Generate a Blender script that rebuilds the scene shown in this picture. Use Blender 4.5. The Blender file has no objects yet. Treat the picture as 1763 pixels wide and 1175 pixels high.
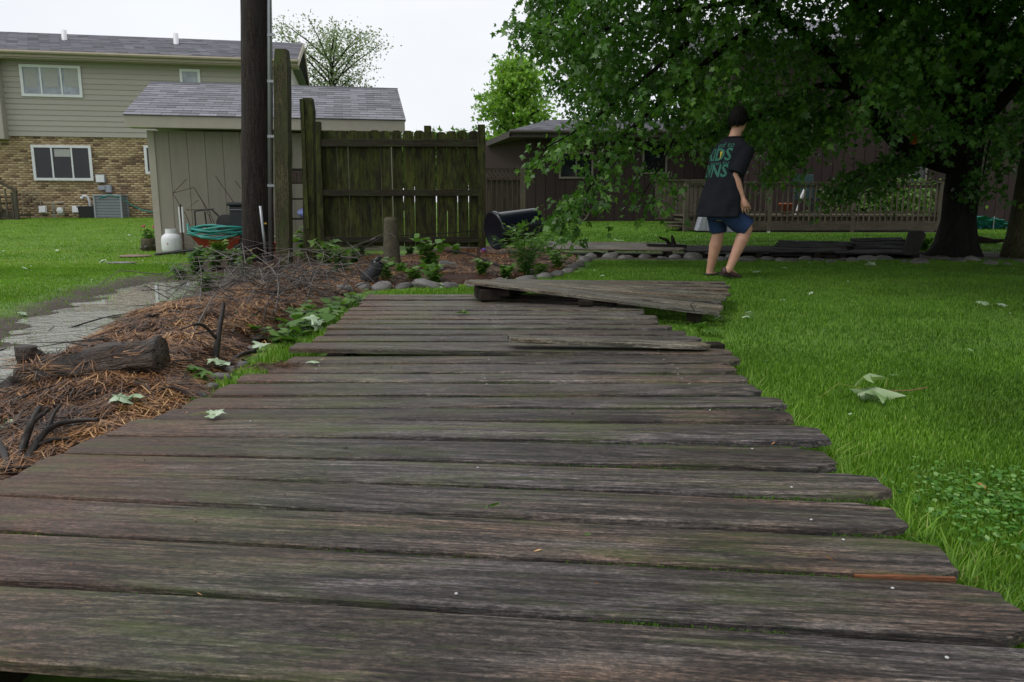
import bpy, math, random
import numpy as np
from mathutils import Vector, Matrix, noise
R = math.radians
random.seed(7); rng = np.random.default_rng(7)
scene = bpy.context.scene
COL = scene.collection
# ------------------------------------------------------------------ camera
CAMH = 0.75; FPX = 1345.0; PITCH = math.atan((587.5-348)/FPX)
cd = bpy.data.cameras.new('camera'); cam = bpy.data.objects.new('camera', cd); COL.objects.link(cam)
cd.sensor_width = 36; cd.lens = FPX/1763*36; cd.clip_start = 0.05; cd.clip_end = 2000
cam.location = (0, 0, CAMH); cam.rotation_euler = (R(90)-PITCH, 0, 0)
scene.camera = cam
# ------------------------------------------------------------------ sky, sun, exposure
w = bpy.data.worlds.new('World'); scene.world = w; w.use_nodes = True
nt = w.node_tree; nt.nodes.clear()
SUN_EL, SUN_AZ = R(58), R(-115)          # high behind the cloud, to the left and a little behind
sky = nt.nodes.new('ShaderNodeTexSky'); sky.sky_type = 'NISHITA'; sky.sun_disc = False
sky.sun_elevation = SUN_EL; sky.sun_rotation = SUN_AZ
tc = nt.nodes.new('ShaderNodeTexCoord'); nz = nt.nodes.new('ShaderNodeTexNoise')
nz.inputs['Scale'].default_value = 2.2; nz.inputs['Detail'].default_value = 5
mp = nt.nodes.new('ShaderNodeMapping'); mp.inputs['Scale'].default_value = (1, 1, 2.5)
nt.links.new(tc.outputs['Generated'], mp.inputs[0]); nt.links.new(mp.outputs[0], nz.inputs['Vector'])
cr = nt.nodes.new('ShaderNodeValToRGB'); nt.links.new(nz.outputs['Fac'], cr.inputs[0])
cr.color_ramp.elements[0].position = .3; cr.color_ramp.elements[0].color = (.9, .935, .99, 1)
cr.color_ramp.elements[1].position = .7; cr.color_ramp.elements[1].color = (1.04, 1.05, 1.07, 1)
vm = nt.nodes.new('ShaderNodeVectorMath'); vm.operation = 'SCALE'; vm.inputs['Scale'].default_value = 10.0
nt.links.new(cr.outputs[0], vm.inputs[0])
mx = nt.nodes.new('ShaderNodeMix'); mx.data_type = 'RGBA'; mx.inputs[0].default_value = .93
nt.links.new(sky.outputs[0], mx.inputs[6]); nt.links.new(vm.outputs[0], mx.inputs[7])
bg = nt.nodes.new('ShaderNodeBackground'); bg.inputs[1].default_value = .1
nt.links.new(mx.outputs[2], bg.inputs[0])
wo = nt.nodes.new('ShaderNodeOutputWorld'); nt.links.new(bg.outputs[0], wo.inputs[0])
sd = bpy.data.lights.new('sun', 'SUN'); sd.energy = 1.4; sd.angle = R(22); sd.color = (1, .97, .92)
so = bpy.data.objects.new('sun', sd); COL.objects.link(so)
sdir = Vector((math.sin(SUN_AZ)*math.cos(SUN_EL), math.cos(SUN_AZ)*math.cos(SUN_EL), math.sin(SUN_EL)))
so.rotation_euler = sdir.to_track_quat('Z', 'Y').to_euler(); so.location = (0, 0, 30)
scene.view_settings.view_transform = 'Standard'; scene.view_settings.look = 'None'
scene.view_settings.exposure = 0.0; scene.view_settings.gamma = 1
scene.view_settings.use_curve_mapping = False
scene.render.engine = 'CYCLES'
# ------------------------------------------------------------------ pixel rays -> places in the world
def ray(px, py):
    x = (px-881.5)/FPX; y = (587.5-py)/FPX
    return Vector((x, math.cos(PITCH)+y*math.sin(PITCH), -math.sin(PITCH)+y*math.cos(PITCH)))
def at(px, py, Y):
    d = ray(px, py); t = Y/d.y
    return Vector((d.x*t, Y, CAMH+d.z*t))
def gnd(px, py, z=0.0):
    d = ray(px, py); t = (z-CAMH)/d.z
    return Vector((d.x*t, d.y*t, z))
def onto(px, py, f):
    z = 0.0
    for _ in range(12):
        p = gnd(px, py, z); z = .5*z+.5*float(f(p.x, p.y))
    p = gnd(px, py, z); return Vector((p.x, p.y, float(f(p.x, p.y))))
def ss(a, b, x):
    t = np.clip((np.asarray(x, float)-a)/(b-a), 0, 1); return t*t*(3-2*t)
# cheap smooth value noise in numpy
_tab = np.random.default_rng(3).random((256, 256))
def vn(x, y, s=1.0):
    x = np.asarray(x, float)*s+1000; y = np.asarray(y, float)*s+1000
    i = np.floor(x).astype(int); j = np.floor(y).astype(int); fx = x-i; fy = y-j
    fx = fx*fx*(3-2*fx); fy = fy*fy*(3-2*fy)
    T = lambda a, b: _tab[a & 255, b & 255]
    return (T(i, j)*(1-fx)+T(i+1, j)*fx)*(1-fy)+(T(i, j+1)*(1-fx)+T(i+1, j+1)*fx)*fy
def fbm(x, y, s=1.0):
    return .55*vn(x, y, s)+.3*vn(x, y, s*2.1)+.15*vn(x, y, s*4.3)
# ------------------------------------------------------------------ object helpers
MW = {}
def tag(o, label=None, cat=None, group=None, kind=None):
    if label: o['label'] = label
    if cat: o['category'] = cat
    if group: o['group'] = group
    if kind: o['kind'] = kind
    return o
def thing(name, label, cat, loc=(0, 0, 0), rz=0.0, group=None, rot=None, parent=None):
    o = bpy.data.objects.new(name, None); COL.objects.link(o)
    o.empty_display_size = .1
    o.location = loc; o.rotation_euler = rot if rot else (0, 0, rz)
    o.parent = parent
    e = o.rotation_euler.to_matrix().to_4x4()
    MW[o.name] = Matrix.Translation(Vector(loc)) @ e
    return tag(o, label, cat, group)
def inv(parent): return MW[parent.name].inverted()
class MB:
    def __init__(s): s.v = []; s.f = []
    def box(s, c, size, rot=None):
        c = Vector(c); h = Vector(size)/2; n = len(s.v)
        for x in (-1, 1):
            for y in (-1, 1):
                for z in (-1, 1):
                    p = Vector((x*h.x, y*h.y, z*h.z))
                    if rot is not None: p = rot @ p
                    s.v.append(tuple(c+p))
        for q in ((0, 1, 3, 2), (4, 6, 7, 5), (0, 4, 5, 1), (2, 3, 7, 6), (0, 2, 6, 4), (1, 5, 7, 3)):
            s.f.append(tuple(n+i for i in q))
        return s
    def box2(s, a, b):
        a = Vector(a); b = Vector(b)
        return s.box((a+b)/2, [abs(t) for t in (b-a)])
    def prism(s, pts, d):           # closed outline pts (3-D), pushed by vector d
        n = len(s.v); k = len(pts); d = Vector(d)
        s.v += [tuple(Vector(p)) for p in pts]+[tuple(Vector(p)+d) for p in pts]
        s.f.append(tuple(range(n+k-1, n-1, -1))); s.f.append(tuple(range(n+k, n+2*k)))
        for i in range(k):
            j = (i+1) % k; s.f.append((n+i, n+j, n+k+j, n+k+i))
        return s
    def tube(s, pts, r, seg=8, cap=True, jit=0.0, rs=None):
        pts = [Vector(p) for p in pts]; m = len(pts)
        rr = r if isinstance(r, (list, tuple)) else [r]*m
        n = len(s.v); up = Vector((0, 0, 1)); a = None
        for i, p in enumerate(pts):
            t = (pts[min(i+1, m-1)]-pts[max(i-1, 0)])
            if t.length < 1e-9: t = Vector((0, 0, 1))
            t.normalize()
            if a is None:
                a = t.cross(up) if abs(t.z) < .95 else t.cross(Vector((1, 0, 0)))
            a = (a-t*a.dot(t))
            if a.length < 1e-6: a = t.orthogonal()
            a.normalize(); b = t.cross(a)
            for k in range(seg):
                th = 2*math.pi*k/seg; q = rr[i]*(1+(random.uniform(-jit, jit) if jit else 0))
                s.v.append(tuple(p+(a*math.cos(th)+b*math.sin(th))*q))
        for i in range(m-1):
            for k in range(seg):
                k2 = (k+1) % seg; o = n+i*seg
                s.f.append((o+k, o+k2, o+seg+k2, o+seg+k))
        if cap:
            s.f.append(tuple(n+k for k in range(seg-1, -1, -1)))
            s.f.append(tuple(n+(m-1)*seg+k for k in range(seg)))
        return s
    def lathe(s, prof, seg=16, c=(0, 0, 0), M=None):
        n = len(s.v); c = Vector(c)
        for r, z in prof:
            for k in range(seg):
                th = 2*math.pi*k/seg; p = Vector((r*math.cos(th), r*math.sin(th), z))
                if M is not None: p = M @ p
                s.v.append(tuple(c+p))
        for i in range(len(prof)-1):
            for k in range(seg):
                k2 = (k+1) % seg; o = n+i*seg
                s.f.append((o+k, o+k2, o+seg+k2, o+seg+k))
        if prof[0][0] > 0: s.f.append(tuple(n+k for k in range(seg-1, -1, -1)))
        if prof[-1][0] > 0: s.f.append(tuple(n+(len(prof)-1)*seg+k for k in range(seg)))
        return s
    def ball(s, c, r, seg=12, rings=8, M=None):
        r = Vector(r) if not isinstance(r, (int, float)) else Vector((r, r, r))
        n = len(s.v); c = Vector(c)
        for i in range(rings+1):
            ph = -math.pi/2+math.pi*i/rings
            cc = max(math.cos(ph), .02)
            for k in range(seg):
                th = 2*math.pi*k/seg
                p = Vector((r.x*cc*math.cos(th), r.y*cc*math.sin(th), r.z*math.sin(ph)))
                if M is not None: p = M @ p
                s.v.append(tuple(c+p))
        for i in range(rings):
            for k in range(seg):
                k2 = (k+1) % seg; o = n+i*seg
                s.f.append((o+k, o+k2, o+seg+k2, o+seg+k))
        s.f.append(tuple(n+k for k in range(seg-1, -1, -1)))
        s.f.append(tuple(n+rings*seg+k for k in range(seg)))
        return s
    def poly(s, pts):
        n = len(s.v); s.v += [tuple(p) for p in pts]; s.f.append(tuple(range(n, n+len(pts)))); return s
    def mesh(s, name, mat, smooth=False):
        me = bpy.data.meshes.new(name); me.from_pydata(s.v, [], s.f)
        if mat: me.materials.append(mat)
        if smooth: me.polygons.foreach_set('use_smooth', [True]*len(me.polygons))
        me.update(); return me
    def build(s, name, mat, parent=None, world=False, smooth=False, bevel=0.0):
        if world and parent is not None:
            M = inv(parent); s.v = [tuple(M @ Vector(v)) for v in s.v]
        o = bpy.data.objects.new(name, s.mesh(name, mat, smooth)); COL.objects.link(o); o.parent = parent
        MW[o.name] = MW[parent.name] if (parent is not None and parent.name in MW) else Matrix.Identity(4)
        if bevel:
            b = o.modifiers.new('bevel', 'BEVEL'); b.width = bevel; b.segments = 2; b.limit_method = 'ANGLE'
        return o
def inst(name, me, parent, M):
    o = bpy.data.objects.new(name, me); COL.objects.link(o); o.parent = parent; o.matrix_local = M; return o
def mesh_np(name, V, F, mat, tint=None, smooth=False):
    me = bpy.data.meshes.new(name); V = np.ascontiguousarray(V, dtype=np.float32); k = F.shape[1]
    me.vertices.add(len(V)); me.vertices.foreach_set('co', V.ravel())
    me.loops.add(F.size); me.loops.foreach_set('vertex_index', np.ascontiguousarray(F, dtype=np.int32).ravel())
    me.polygons.add(len(F)); me.polygons.foreach_set('loop_start', np.arange(0, F.size, k, dtype=np.int32))
    me.polygons.foreach_set('loop_total', np.full(len(F), k, dtype=np.int32))
    if smooth: me.polygons.foreach_set('use_smooth', np.ones(len(F), dtype=bool))
    if tint is not None:
        a = me.attributes.new('tint', 'FLOAT', 'POINT'); a.data.foreach_set('value', np.ascontiguousarray(tint, dtype=np.float32))
    me.materials.append(mat); me.update(); me.validate(); return me
def obj_np(name, V, F, mat, parent=None, tint=None, smooth=False, world=False):
    if world and parent is not None:
        M = np.array(inv(parent)); V = V @ M[:3, :3].T + M[:3, 3]
    o = bpy.data.objects.new(name, mesh_np(name, V, F, mat, tint, smooth)); COL.objects.link(o); o.parent = parent
    return o
def boxes_np(C, S, tint=None):      # many axis-aligned boxes: centres, sizes
    C = np.asarray(C, float); S = np.asarray(S, float)
    sg = np.array([[x, y, z] for x in (-.5, .5) for y in (-.5, .5) for z in (-.5, .5)])
    V = (C[:, None, :]+S[:, None, :]*sg[None]).reshape(-1, 3)
    Fq = np.array([(0, 1, 3, 2), (4, 6, 7, 5), (0, 4, 5, 1), (2, 3, 7, 6), (0, 2, 6, 4), (1, 5, 7, 3)])
    F = (np.arange(len(C))[:, None, None]*8+Fq[None]).reshape(-1, 4)
    return V, F, (None if tint is None else np.repeat(tint, 8))
# ------------------------------------------------------------------ materials
def new_mat(name):
    m = bpy.data.materials.new(name); m.use_nodes = True; n = m.node_tree
    for x in list(n.nodes): n.nodes.remove(x)
    out = n.nodes.new('ShaderNodeOutputMaterial'); b = n.nodes.new('ShaderNodeBsdfPrincipled')
    n.links.new(b.outputs[0], out.inputs[0]); return m, n, b, out
def N(n, t, **k):
    x = n.nodes.new(t)
    for a, v in k.items(): setattr(x, a, v)
    return x
def c4(c): return (c[0], c[1], c[2], 1)
def noise_node(n, scale, stretch=(1, 1, 1), detail=5, rough=.6, seedobj=True, coord='Object', dist=0.0):
    tcx = N(n, 'ShaderNodeTexCoord'); mpx = N(n, 'ShaderNodeMapping'); mpx.inputs['Scale'].default_value = stretch
    n.links.new(tcx.outputs[coord], mpx.inputs[0])
    if seedobj:
        oi = N(n, 'ShaderNodeObjectInfo'); mm = N(n, 'ShaderNodeMath', operation='MULTIPLY'); mm.inputs[1].default_value = 37.0
        n.links.new(oi.outputs['Random'], mm.inputs[0])
        cx = N(n, 'ShaderNodeCombineXYZ')
        for i in range(3): n.links.new(mm.outputs[0], cx.inputs[i])
        n.links.new(cx.outputs[0], mpx.inputs['Location'])
    t = N(n, 'ShaderNodeTexNoise'); t.inputs['Scale'].default_value = scale
    t.inputs['Detail'].default_value = detail; t.inputs['Roughness'].default_value = rough
    t.inputs['Distortion'].default_value = dist
    n.links.new(mpx.outputs[0], t.inputs['Vector']); return t
def ramp(n, src, stops):
    r = N(n, 'ShaderNodeValToRGB'); e = r.color_ramp.elements
    while len(e) < len(stops): e.new(.5)
    for x, (p, c) in zip(e, stops): x.position = p; x.color = c4(c) if not isinstance(c, (int, float)) else (c, c, c, 1)
    n.links.new(src, r.inputs[0]); return r
def mixc(n, f, a, b, mode='MIX'):
    m = N(n, 'ShaderNodeMix', data_type='RGBA', blend_type=mode)
    for i, s in ((0, f), (6, a), (7, b)):
        if isinstance(s, (int, float)): m.inputs[i].default_value = s if i == 0 else (s, s, s, 1)
        elif isinstance(s, tuple): m.inputs[i].default_value = c4(s)
        else: n.links.new(s, m.inputs[i])
    return m.outputs[2]
def bump(n, b, h, strength, dist=.01):
    x = N(n, 'ShaderNodeBump'); x.inputs['Strength'].default_value = strength; x.inputs['Distance'].default_value = dist
    n.links.new(h, x.inputs['Height']); n.links.new(x.outputs[0], b.inputs['Normal'])
def mat(name, c1, c2=None, scale=8, stretch=(1, 1, 1), rough=.7, bmp=.2, bd=.01, rnd=.0, metal=0.0, dirt=None, coat=0.0, spec=.5):
    m, n, b, o = new_mat(name); c2 = c2 or tuple(x*.75 for x in c1)
    t = noise_node(n, scale, stretch)
    col = ramp(n, t.outputs['Fac'], [(.3, c2), (.7, c1)]).outputs[0]
    if dirt:
        d = noise_node(n, dirt[1], (1, 1, 1), 6, .7); f = ramp(n, d.outputs['Fac'], [(.5, 0.0), (.68, 1.0)]).outputs[0]
        col = mixc(n, f, col, dirt[0])
    if rnd:
        oi = N(n, 'ShaderNodeObjectInfo'); mr = N(n, 'ShaderNodeMapRange'); mr.inputs[3].default_value = 1-rnd; mr.inputs[4].default_value = 1+rnd
        n.links.new(oi.outputs['Random'], mr.inputs[0]); col = mixc(n, 1.0, col, mr.outputs[0], 'MULTIPLY')
    n.links.new(col, b.inputs['Base Color']); b.inputs['Roughness'].default_value = rough; b.inputs['Metallic'].default_value = metal
    b.inputs['Coat Weight'].default_value = coat; b.inputs['Specular IOR Level'].default_value = spec
    if bmp: bump(n, b, t.outputs['Fac'], bmp, bd)
    return m
def tint_mat(name, stops, rough=.8, bmp=0, transl=0.0, spec=.5, noise_amt=0.0):
    m, n, b, o = new_mat(name); a = N(n, 'ShaderNodeAttribute', attribute_name='tint')
    col = ramp(n, a.outputs['Fac'], stops).outputs[0]
    if noise_amt:
        t = noise_node(n, 1.3, seedobj=False, coord='Object'); f = ramp(n, t.outputs['Fac'], [(.3, 1-noise_amt), (.7, 1+noise_amt)]).outputs[0]
        col = mixc(n, 1.0, col, f, 'MULTIPLY')
    n.links.new(col, b.inputs['Base Color']); b.inputs['Roughness'].default_value = rough
    b.inputs['Specular IOR Level'].default_value = spec
    if transl:
        t = N(n, 'ShaderNodeBsdfTranslucent'); n.links.new(mixc(n, 1.0, col, (1.0, 1.15, .45), 'MULTIPLY'), t.inputs[0])
        x = N(n, 'ShaderNodeMixShader'); x.inputs[0].default_value = transl
        n.links.new(b.outputs[0], x.inputs[1]); n.links.new(t.outputs[0], x.inputs[2]); n.links.new(x.outputs[0], o.inputs[0])
    return m
def plain(name, c, rough=.5, metal=0.0, spec=.5):
    return mat(name, c, tuple(x*.88 for x in c), 5, rough=rough, bmp=.05, metal=metal)
def wood_mat(name, cols, moss=0.0, red=False, rough=.5, axis='x', ring=True, rnd=.16, mossc=(.045, .075, .012), pale=0.0, spec=.22):
    """weathered board, grain along local x (or z)"""
    m, n, b, o = new_mat(name)
    st = (1.0, 34, 34) if axis == 'x' else (34, 34, 1.0)
    g0 = noise_node(n, 3.4, st, 3, .55, dist=.15); g1 = noise_node(n, 8.0, (2.6, 34, 34) if axis == 'x' else (34, 34, 2.6), 7, .8)
    gm = N(n, 'ShaderNodeMath', operation='MULTIPLY_ADD'); gm.inputs[1].default_value = 1.6; n.links.new(g1.outputs['Fac'], gm.inputs[0]); n.links.new(g0.outputs['Fac'], gm.inputs[2])
    gs = N(n, 'ShaderNodeMath', operation='MULTIPLY_ADD'); gs.inputs[1].default_value = .78; gs.inputs[2].default_value = -.32; n.links.new(gm.outputs[0], gs.inputs[0]); gs.inputs[1].default_value = .85; gs.inputs[2].default_value = -.605
    h = gs.outputs[0]
    if ring:
        st2 = (.5, 4.5, 4.5) if axis == 'x' else (4.5, 4.5, .5)      # cathedral grain: contour lines of a slow noise
        q = noise_node(n, 1.15, st2, 1.0, .4)
        ml = N(n, 'ShaderNodeMath', operation='MULTIPLY'); ml.inputs[1].default_value = 95; n.links.new(q.outputs['Fac'], ml.inputs[0])
        sn = N(n, 'ShaderNodeMath', operation='SINE'); n.links.new(ml.outputs[0], sn.inputs[0])
        ad = N(n, 'ShaderNodeMath', operation='MULTIPLY_ADD'); ad.inputs[1].default_value = .085; n.links.new(sn.outputs[0], ad.inputs[0]); n.links.new(h, ad.inputs[2])
        h = ad.outputs[0]
    col = ramp(n, h, [(.34, cols[0]), (.5, cols[1]), (.68, cols[2])]).outputs[0]
    if red is not None and ring:
        hu = noise_node(n, 1.9, (.7, 3, 3) if axis == 'x' else (3, 3, .7), 3, .6)
        col = mixc(n, 1.0, col, ramp(n, hu.outputs['Fac'], [(.35, (1.2, .93, .76)), (.5, (1, 1, 1)), (.65, (.92, .96, 1.12))]).outputs[0], 'MULTIPLY')
    big = noise_node(n, 2.3, (1, 2.5, 2.5) if axis == 'x' else (2.5, 2.5, 1), 4, .6)
    col = mixc(n, ramp(n, big.outputs['Fac'], [(.42, 0.0), (.7, .75)]).outputs[0], col, tuple(c*.62 for c in cols[1]))
    if pale:
        sp = noise_node(n, 55, (.35, 1, 1) if axis == 'x' else (1, 1, .35), 3, .8)
        col = mixc(n, ramp(n, sp.outputs['Fac'], [(.56, 0.0), (.72, pale)]).outputs[0], col, (.2, .165, .14))
    if red:      # tannin stain from the wet needle mulch, along the side that lies next to the bed
        ge = N(n, 'ShaderNodeNewGeometry'); sx = N(n, 'ShaderNodeSeparateXYZ'); n.links.new(ge.outputs['Position'], sx.inputs[0])
        rn = noise_node(n, 1.7, seedobj=False, coord='Object')
        sb = N(n, 'ShaderNodeMath', operation='MULTIPLY_ADD'); sb.inputs[1].default_value = 1.1; n.links.new(rn.outputs['Fac'], sb.inputs[0]); n.links.new(sx.outputs[0], sb.inputs[2])
        f = ramp(n, sb.outputs[0], [(0.0, .75), (.18, 0.0)])
        mr = N(n, 'ShaderNodeMapRange'); mr.inputs[1].default_value = -1.0; mr.inputs[2].default_value = .6
        n.links.new(sb.outputs[0], mr.inputs[0])
        f = ramp(n, mr.outputs[0], [(.36, .7), (.62, 0.0)])
        col = mixc(n, f.outputs[0], col, mixc(n, h, (.02, .008, .003), (.2, .1, .055)))
        f2 = ramp(n, mr.outputs[0], [(.45, 0.0), (.6, .34), (.75, 0.0)])
        col = mixc(n, f2.outputs[0], col, mixc(n, h, (.012, .02, .004), (.17, .19, .08)))
    fz = noise_node(n, 170, (.4, 1, 1) if axis == 'x' else (1, 1, .4), 4, .85)
    col = mixc(n, 1.0, col, ramp(n, fz.outputs['Fac'], [(.38, (.45, .44, .42)), (.5, (1, 1, 1)), (.62, (1.9, 1.8, 1.7))]).outputs[0], 'MULTIPLY')
    ck = noise_node(n, 2.4, (.8, 26, 26) if axis == 'x' else (26, 26, .8), 2, .5, dist=.4); cs = N(n, 'ShaderNodeMath', operation='SUBTRACT'); cs.inputs[1].default_value = .5; n.links.new(ck.outputs['Fac'], cs.inputs[0])
    ca = N(n, 'ShaderNodeMath', operation='ABSOLUTE'); n.links.new(cs.outputs[0], ca.inputs[0]); ckm = ramp(n, ca.outputs[0], [(.004, .85), (.022, 0.0)])
    cz = noise_node(n, 3.5, (1, 3, 3) if axis == 'x' else (3, 3, 1), 2); cm_2 = N(n, 'ShaderNodeMath', operation='MULTIPLY'); n.links.new(ckm.outputs[0], cm_2.inputs[0]); n.links.new(ramp(n, cz.outputs['Fac'], [(.42, 0.0), (.58, 1.0)]).outputs[0], cm_2.inputs[1])
    col = mixc(n, cm_2.outputs[0], col, tuple(c*.5 for c in cols[0]))
    if ring:
        rl = ramp(n, sn.outputs[0], [(.55, 0.0), (.98, .62)]); rz = noise_node(n, 2.0, (.6, 2, 2) if axis == 'x' else (2, 2, .6), 2)
        rm_ = N(n, 'ShaderNodeMath', operation='MULTIPLY'); n.links.new(rl.outputs[0], rm_.inputs[0]); n.links.new(ramp(n, rz.outputs['Fac'], [(.45, 0.0), (.6, 1.0)]).outputs[0], rm_.inputs[1])
        col = mixc(n, rm_.outputs[0], col, tuple(c*1.2 for c in cols[0]))
    if moss:
        mn = noise_node(n, 4.5, (.5, 2.5, 2.5) if axis == 'x' else (3, 3, .7), 7, .75)
        col = mixc(n, ramp(n, mn.outputs['Fac'], [(.6-.16*moss, 0.0), (.78-.1*moss, min(1, .55+.4*moss))]).outputs[0], col, mossc)
    oi = N(n, 'ShaderNodeObjectInfo'); mr = N(n, 'ShaderNodeMapRange'); mr.inputs[3].default_value = 1-rnd; mr.inputs[4].default_value = 1+rnd
    n.links.new(oi.outputs['Random'], mr.inputs[0]); col = mixc(n, 1.0, col, mr.outputs[0], 'MULTIPLY')
    n.links.new(col, b.inputs['Base Color']); b.inputs['Specular IOR Level'].default_value = spec
    rf = ramp(n, big.outputs['Fac'], [(.35, min(1, rough+.22)), (.65, rough-.1)]); n.links.new(rf.outputs[0], b.inputs['Roughness'])
    bump(n, b, h, 1.0, .005); return m
DECK = wood_mat('weathered_wet_board', [(.009, .007, .0065), (.084, .068, .06), (.225, .192, .168)], moss=.6, red=True, rough=.36, pale=.55, mossc=(.085, .115, .016), rnd=.3, spec=.5)
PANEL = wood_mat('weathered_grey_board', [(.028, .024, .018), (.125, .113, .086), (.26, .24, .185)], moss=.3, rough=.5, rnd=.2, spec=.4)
FENCE = wood_mat('mossy_fence_board', [(.006, .006, .003), (.026, .025, .01), (.07, .068, .028)], moss=1.0, rough=.75, axis='z', ring=False, mossc=(.085, .105, .018), rnd=.25)
FENCER = wood_mat('mossy_fence_rail', [(.012, .011, .008), (.03, .027, .016), (.055, .05, .032)], moss=.5, rough=.75, ring=False)
POSTW = wood_mat('old_post_wood', [(.018, .015, .009), (.062, .055, .03), (.13, .115, .065)], moss=.9, rough=.7, axis='z', ring=False)
POLEW = wood_mat('creosote_pole_wood', [(.004, .003, .003), (.017, .012, .01), (.05, .037, .03)], rough=.6, axis='z', ring=False)
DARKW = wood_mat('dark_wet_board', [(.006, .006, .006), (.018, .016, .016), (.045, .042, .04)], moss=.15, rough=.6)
ROTW = mat('rotten_dark_wood', (.035, .028, .02), (.01, .008, .006), 14, spec=0.15, rough=.8, bmp=.6)
DECKR = wood_mat('deck_rail_wood', [(.05, .045, .035), (.105, .092, .07), (.17, .15, .12)], moss=.1, rough=.7, axis='z', ring=False)
DECKX = wood_mat('deck_beam_wood', [(.05, .045, .035), (.1, .085, .062), (.16, .14, .11)], moss=.1, rough=.7, ring=False)
GATEW = wood_mat('gate_wood', [(.03, .022, .018), (.06, .045, .036), (.1, .08, .066)], rough=.75, axis='z', ring=False)
BROWN = mat('brown_siding_paint', (.045, .031, .029), (.033, .022, .021), 9, (3, 3, .5), spec=0.2, rough=.8, bmp=.15, rnd=.08)
BROWNT = mat('brown_trim_paint', (.05, .036, .032), (.035, .026, .023), 6, rough=.6)
SIDING = mat('beige_vinyl_siding', (.39, .36, .318), (.36, .33, .29), 4, (1, 1, 6), rough=.6, bmp=.03, rnd=.04)
TANTRIM = mat('tan_trim_paint', (.36, .31, .235), (.31, .265, .2), 5, rough=.55, bmp=.04)
SHEDW = mat('taupe_shed_paint', (.29, .262, .215), (.25, .226, .185), 5, (2, 2, .4), rough=.8, bmp=.08, rnd=.05)
SHEDT = mat('shed_trim_paint', (.42, .38, .32), (.37, .335, .28), 5, rough=.6, bmp=.04)
SHING = mat('grey_asphalt_shingle', (.24, .235, .265), (.14, .137, .16), 60, rough=.9, bmp=.5, bd=.003, rnd=.3)
SHINGT = tint_mat('grey_shingle_rows', [(0, (.085, .083, .1)), (1, (.21, .205, .235))], rough=.95)
BRICK = tint_mat('tan_brick', [(0, (.15, .1, .065)), (.25, (.27, .18, .11)), (.6, (.45, .33, .19)), (1, (.55, .43, .27))], rough=.9)
MORTAR = mat('mortar', (.3, .25, .17), (.22, .18, .12), 30, rough=.95)
WHITE = plain('white_vinyl', (.75, .76, .78), .45)
def glass_mat(name, c, rough=.08):
    m, n, b, o = new_mat(name); t = noise_node(n, 2.5, (1, 1, 1), 3)
    n.links.new(ramp(n, t.outputs['Fac'], [(.35, tuple(x*.6 for x in c)), (.65, c)]).outputs[0], b.inputs['Base Color'])
    b.inputs['Roughness'].default_value = rough; b.inputs['Specular IOR Level'].default_value = .45; return m
GLASS = glass_mat('dark_window_glass', (.012, .014, .018))
GLASSB = glass_mat('window_glass_over_pale_blind', (.38, .41, .48), .15)
CURT = mat('pale_curtain', (.45, .44, .42), (.3, .3, .3), 20, (6, 1, .4), rough=.9)
GREYM = plain('grey_painted_metal', (.3, .32, .36), .5)
GALV = plain('galvanised_metal', (.32, .33, .35), .4, .6)
BLACKP = plain('black_plastic', (.012, .013, .016), .4)
NAVYP = plain('dark_navy_plastic', (.006, .008, .016), .28)
TEAL = plain('teal_garden_hose', (.02, .25, .22), .4)
REDP = plain('red_paint', (.28, .025, .02), .5)
RUBBER = plain('black_rubber', (.012, .012, .012), .7)
CONC = mat('mossy_concrete', (.1, .085, .058), (.045, .04, .026), 18, spec=0.3, rough=.9, bmp=.5, dirt=((.04, .05, .015), 6))
STONE = mat('river_stone', (.19, .175, .17), (.07, .065, .065), 9, rough=.5, bmp=.35, rnd=.45, dirt=((.05, .05, .03), 5))
RUST = mat('rusty_steel', (.08, .04, .025), (.03, .016, .012), 25, rough=.8, bmp=.4)
BARK = mat('dark_maple_bark', (.018, .016, .014), (.005, .004, .004), 9, (3, 3, .6), spec=0.2, rough=.85, bmp=1.0, bd=.03)
LOGM = mat('wet_log_bark', (.06, .034, .02), (.005, .004, .0035), 7, (.35, 3.5, 3.5), spec=0.3, rough=.36, bmp=1.0, bd=.05, dirt=((.014, .016, .01), 5)) if 1 else mat('wet_log_bark', (.06, .036, .022), (.007, .005, .004), 9, (.5, 3, 3), rough=.38, bmp=1.0, bd=.03, dirt=((.02, .024, .012), 4))
TWIG = mat('wet_black_twig', (.03, .022, .018), (.01, .008, .007), 30, spec=0.3, rough=.45, bmp=.4)
TWIGG = mat('grey_dry_twig', (.15, .13, .115), (.06, .05, .045), 30, rough=.6, bmp=.3)
SKIN = mat('skin', (.52, .29, .2), (.42, .21, .145), 12, rough=.5, bmp=.05)
SHIRT = mat('charcoal_cotton', (.016, .017, .023), (.011, .012, .016), 40, spec=0.08, rough=.95, bmp=.1, bd=.002)
DENIM = mat('blue_denim', (.026, .048, .115), (.014, .026, .065), 60, spec=0.15, rough=.95, bmp=.2, bd=.002)
HAIR = mat('black_hair', (.006, .005, .005), (.002, .002, .002), 60, (1, 1, .2), spec=0.15, rough=.75, bmp=1.0, bd=.01)
LEATHER = mat('maroon_leather', (.06, .02, .018), (.03, .011, .01), 20, rough=.4)
PRINT = plain('teal_shirt_print', (.02, .125, .085), .85)
PRINTY = plain('yellow_shirt_print', (.45, .33, .03), .8)
ORANGE = plain('orange_glass', (.35, .06, .01), .4)
GRASSM = tint_mat('grass_blades', [(0, (.04, .105, .008)), (.5, (.115, .245, .018)), (.85, (.21, .39, .035)), (1, (.36, .42, .12))], rough=.5, transl=.35, spec=.3, noise_amt=.22)
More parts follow.
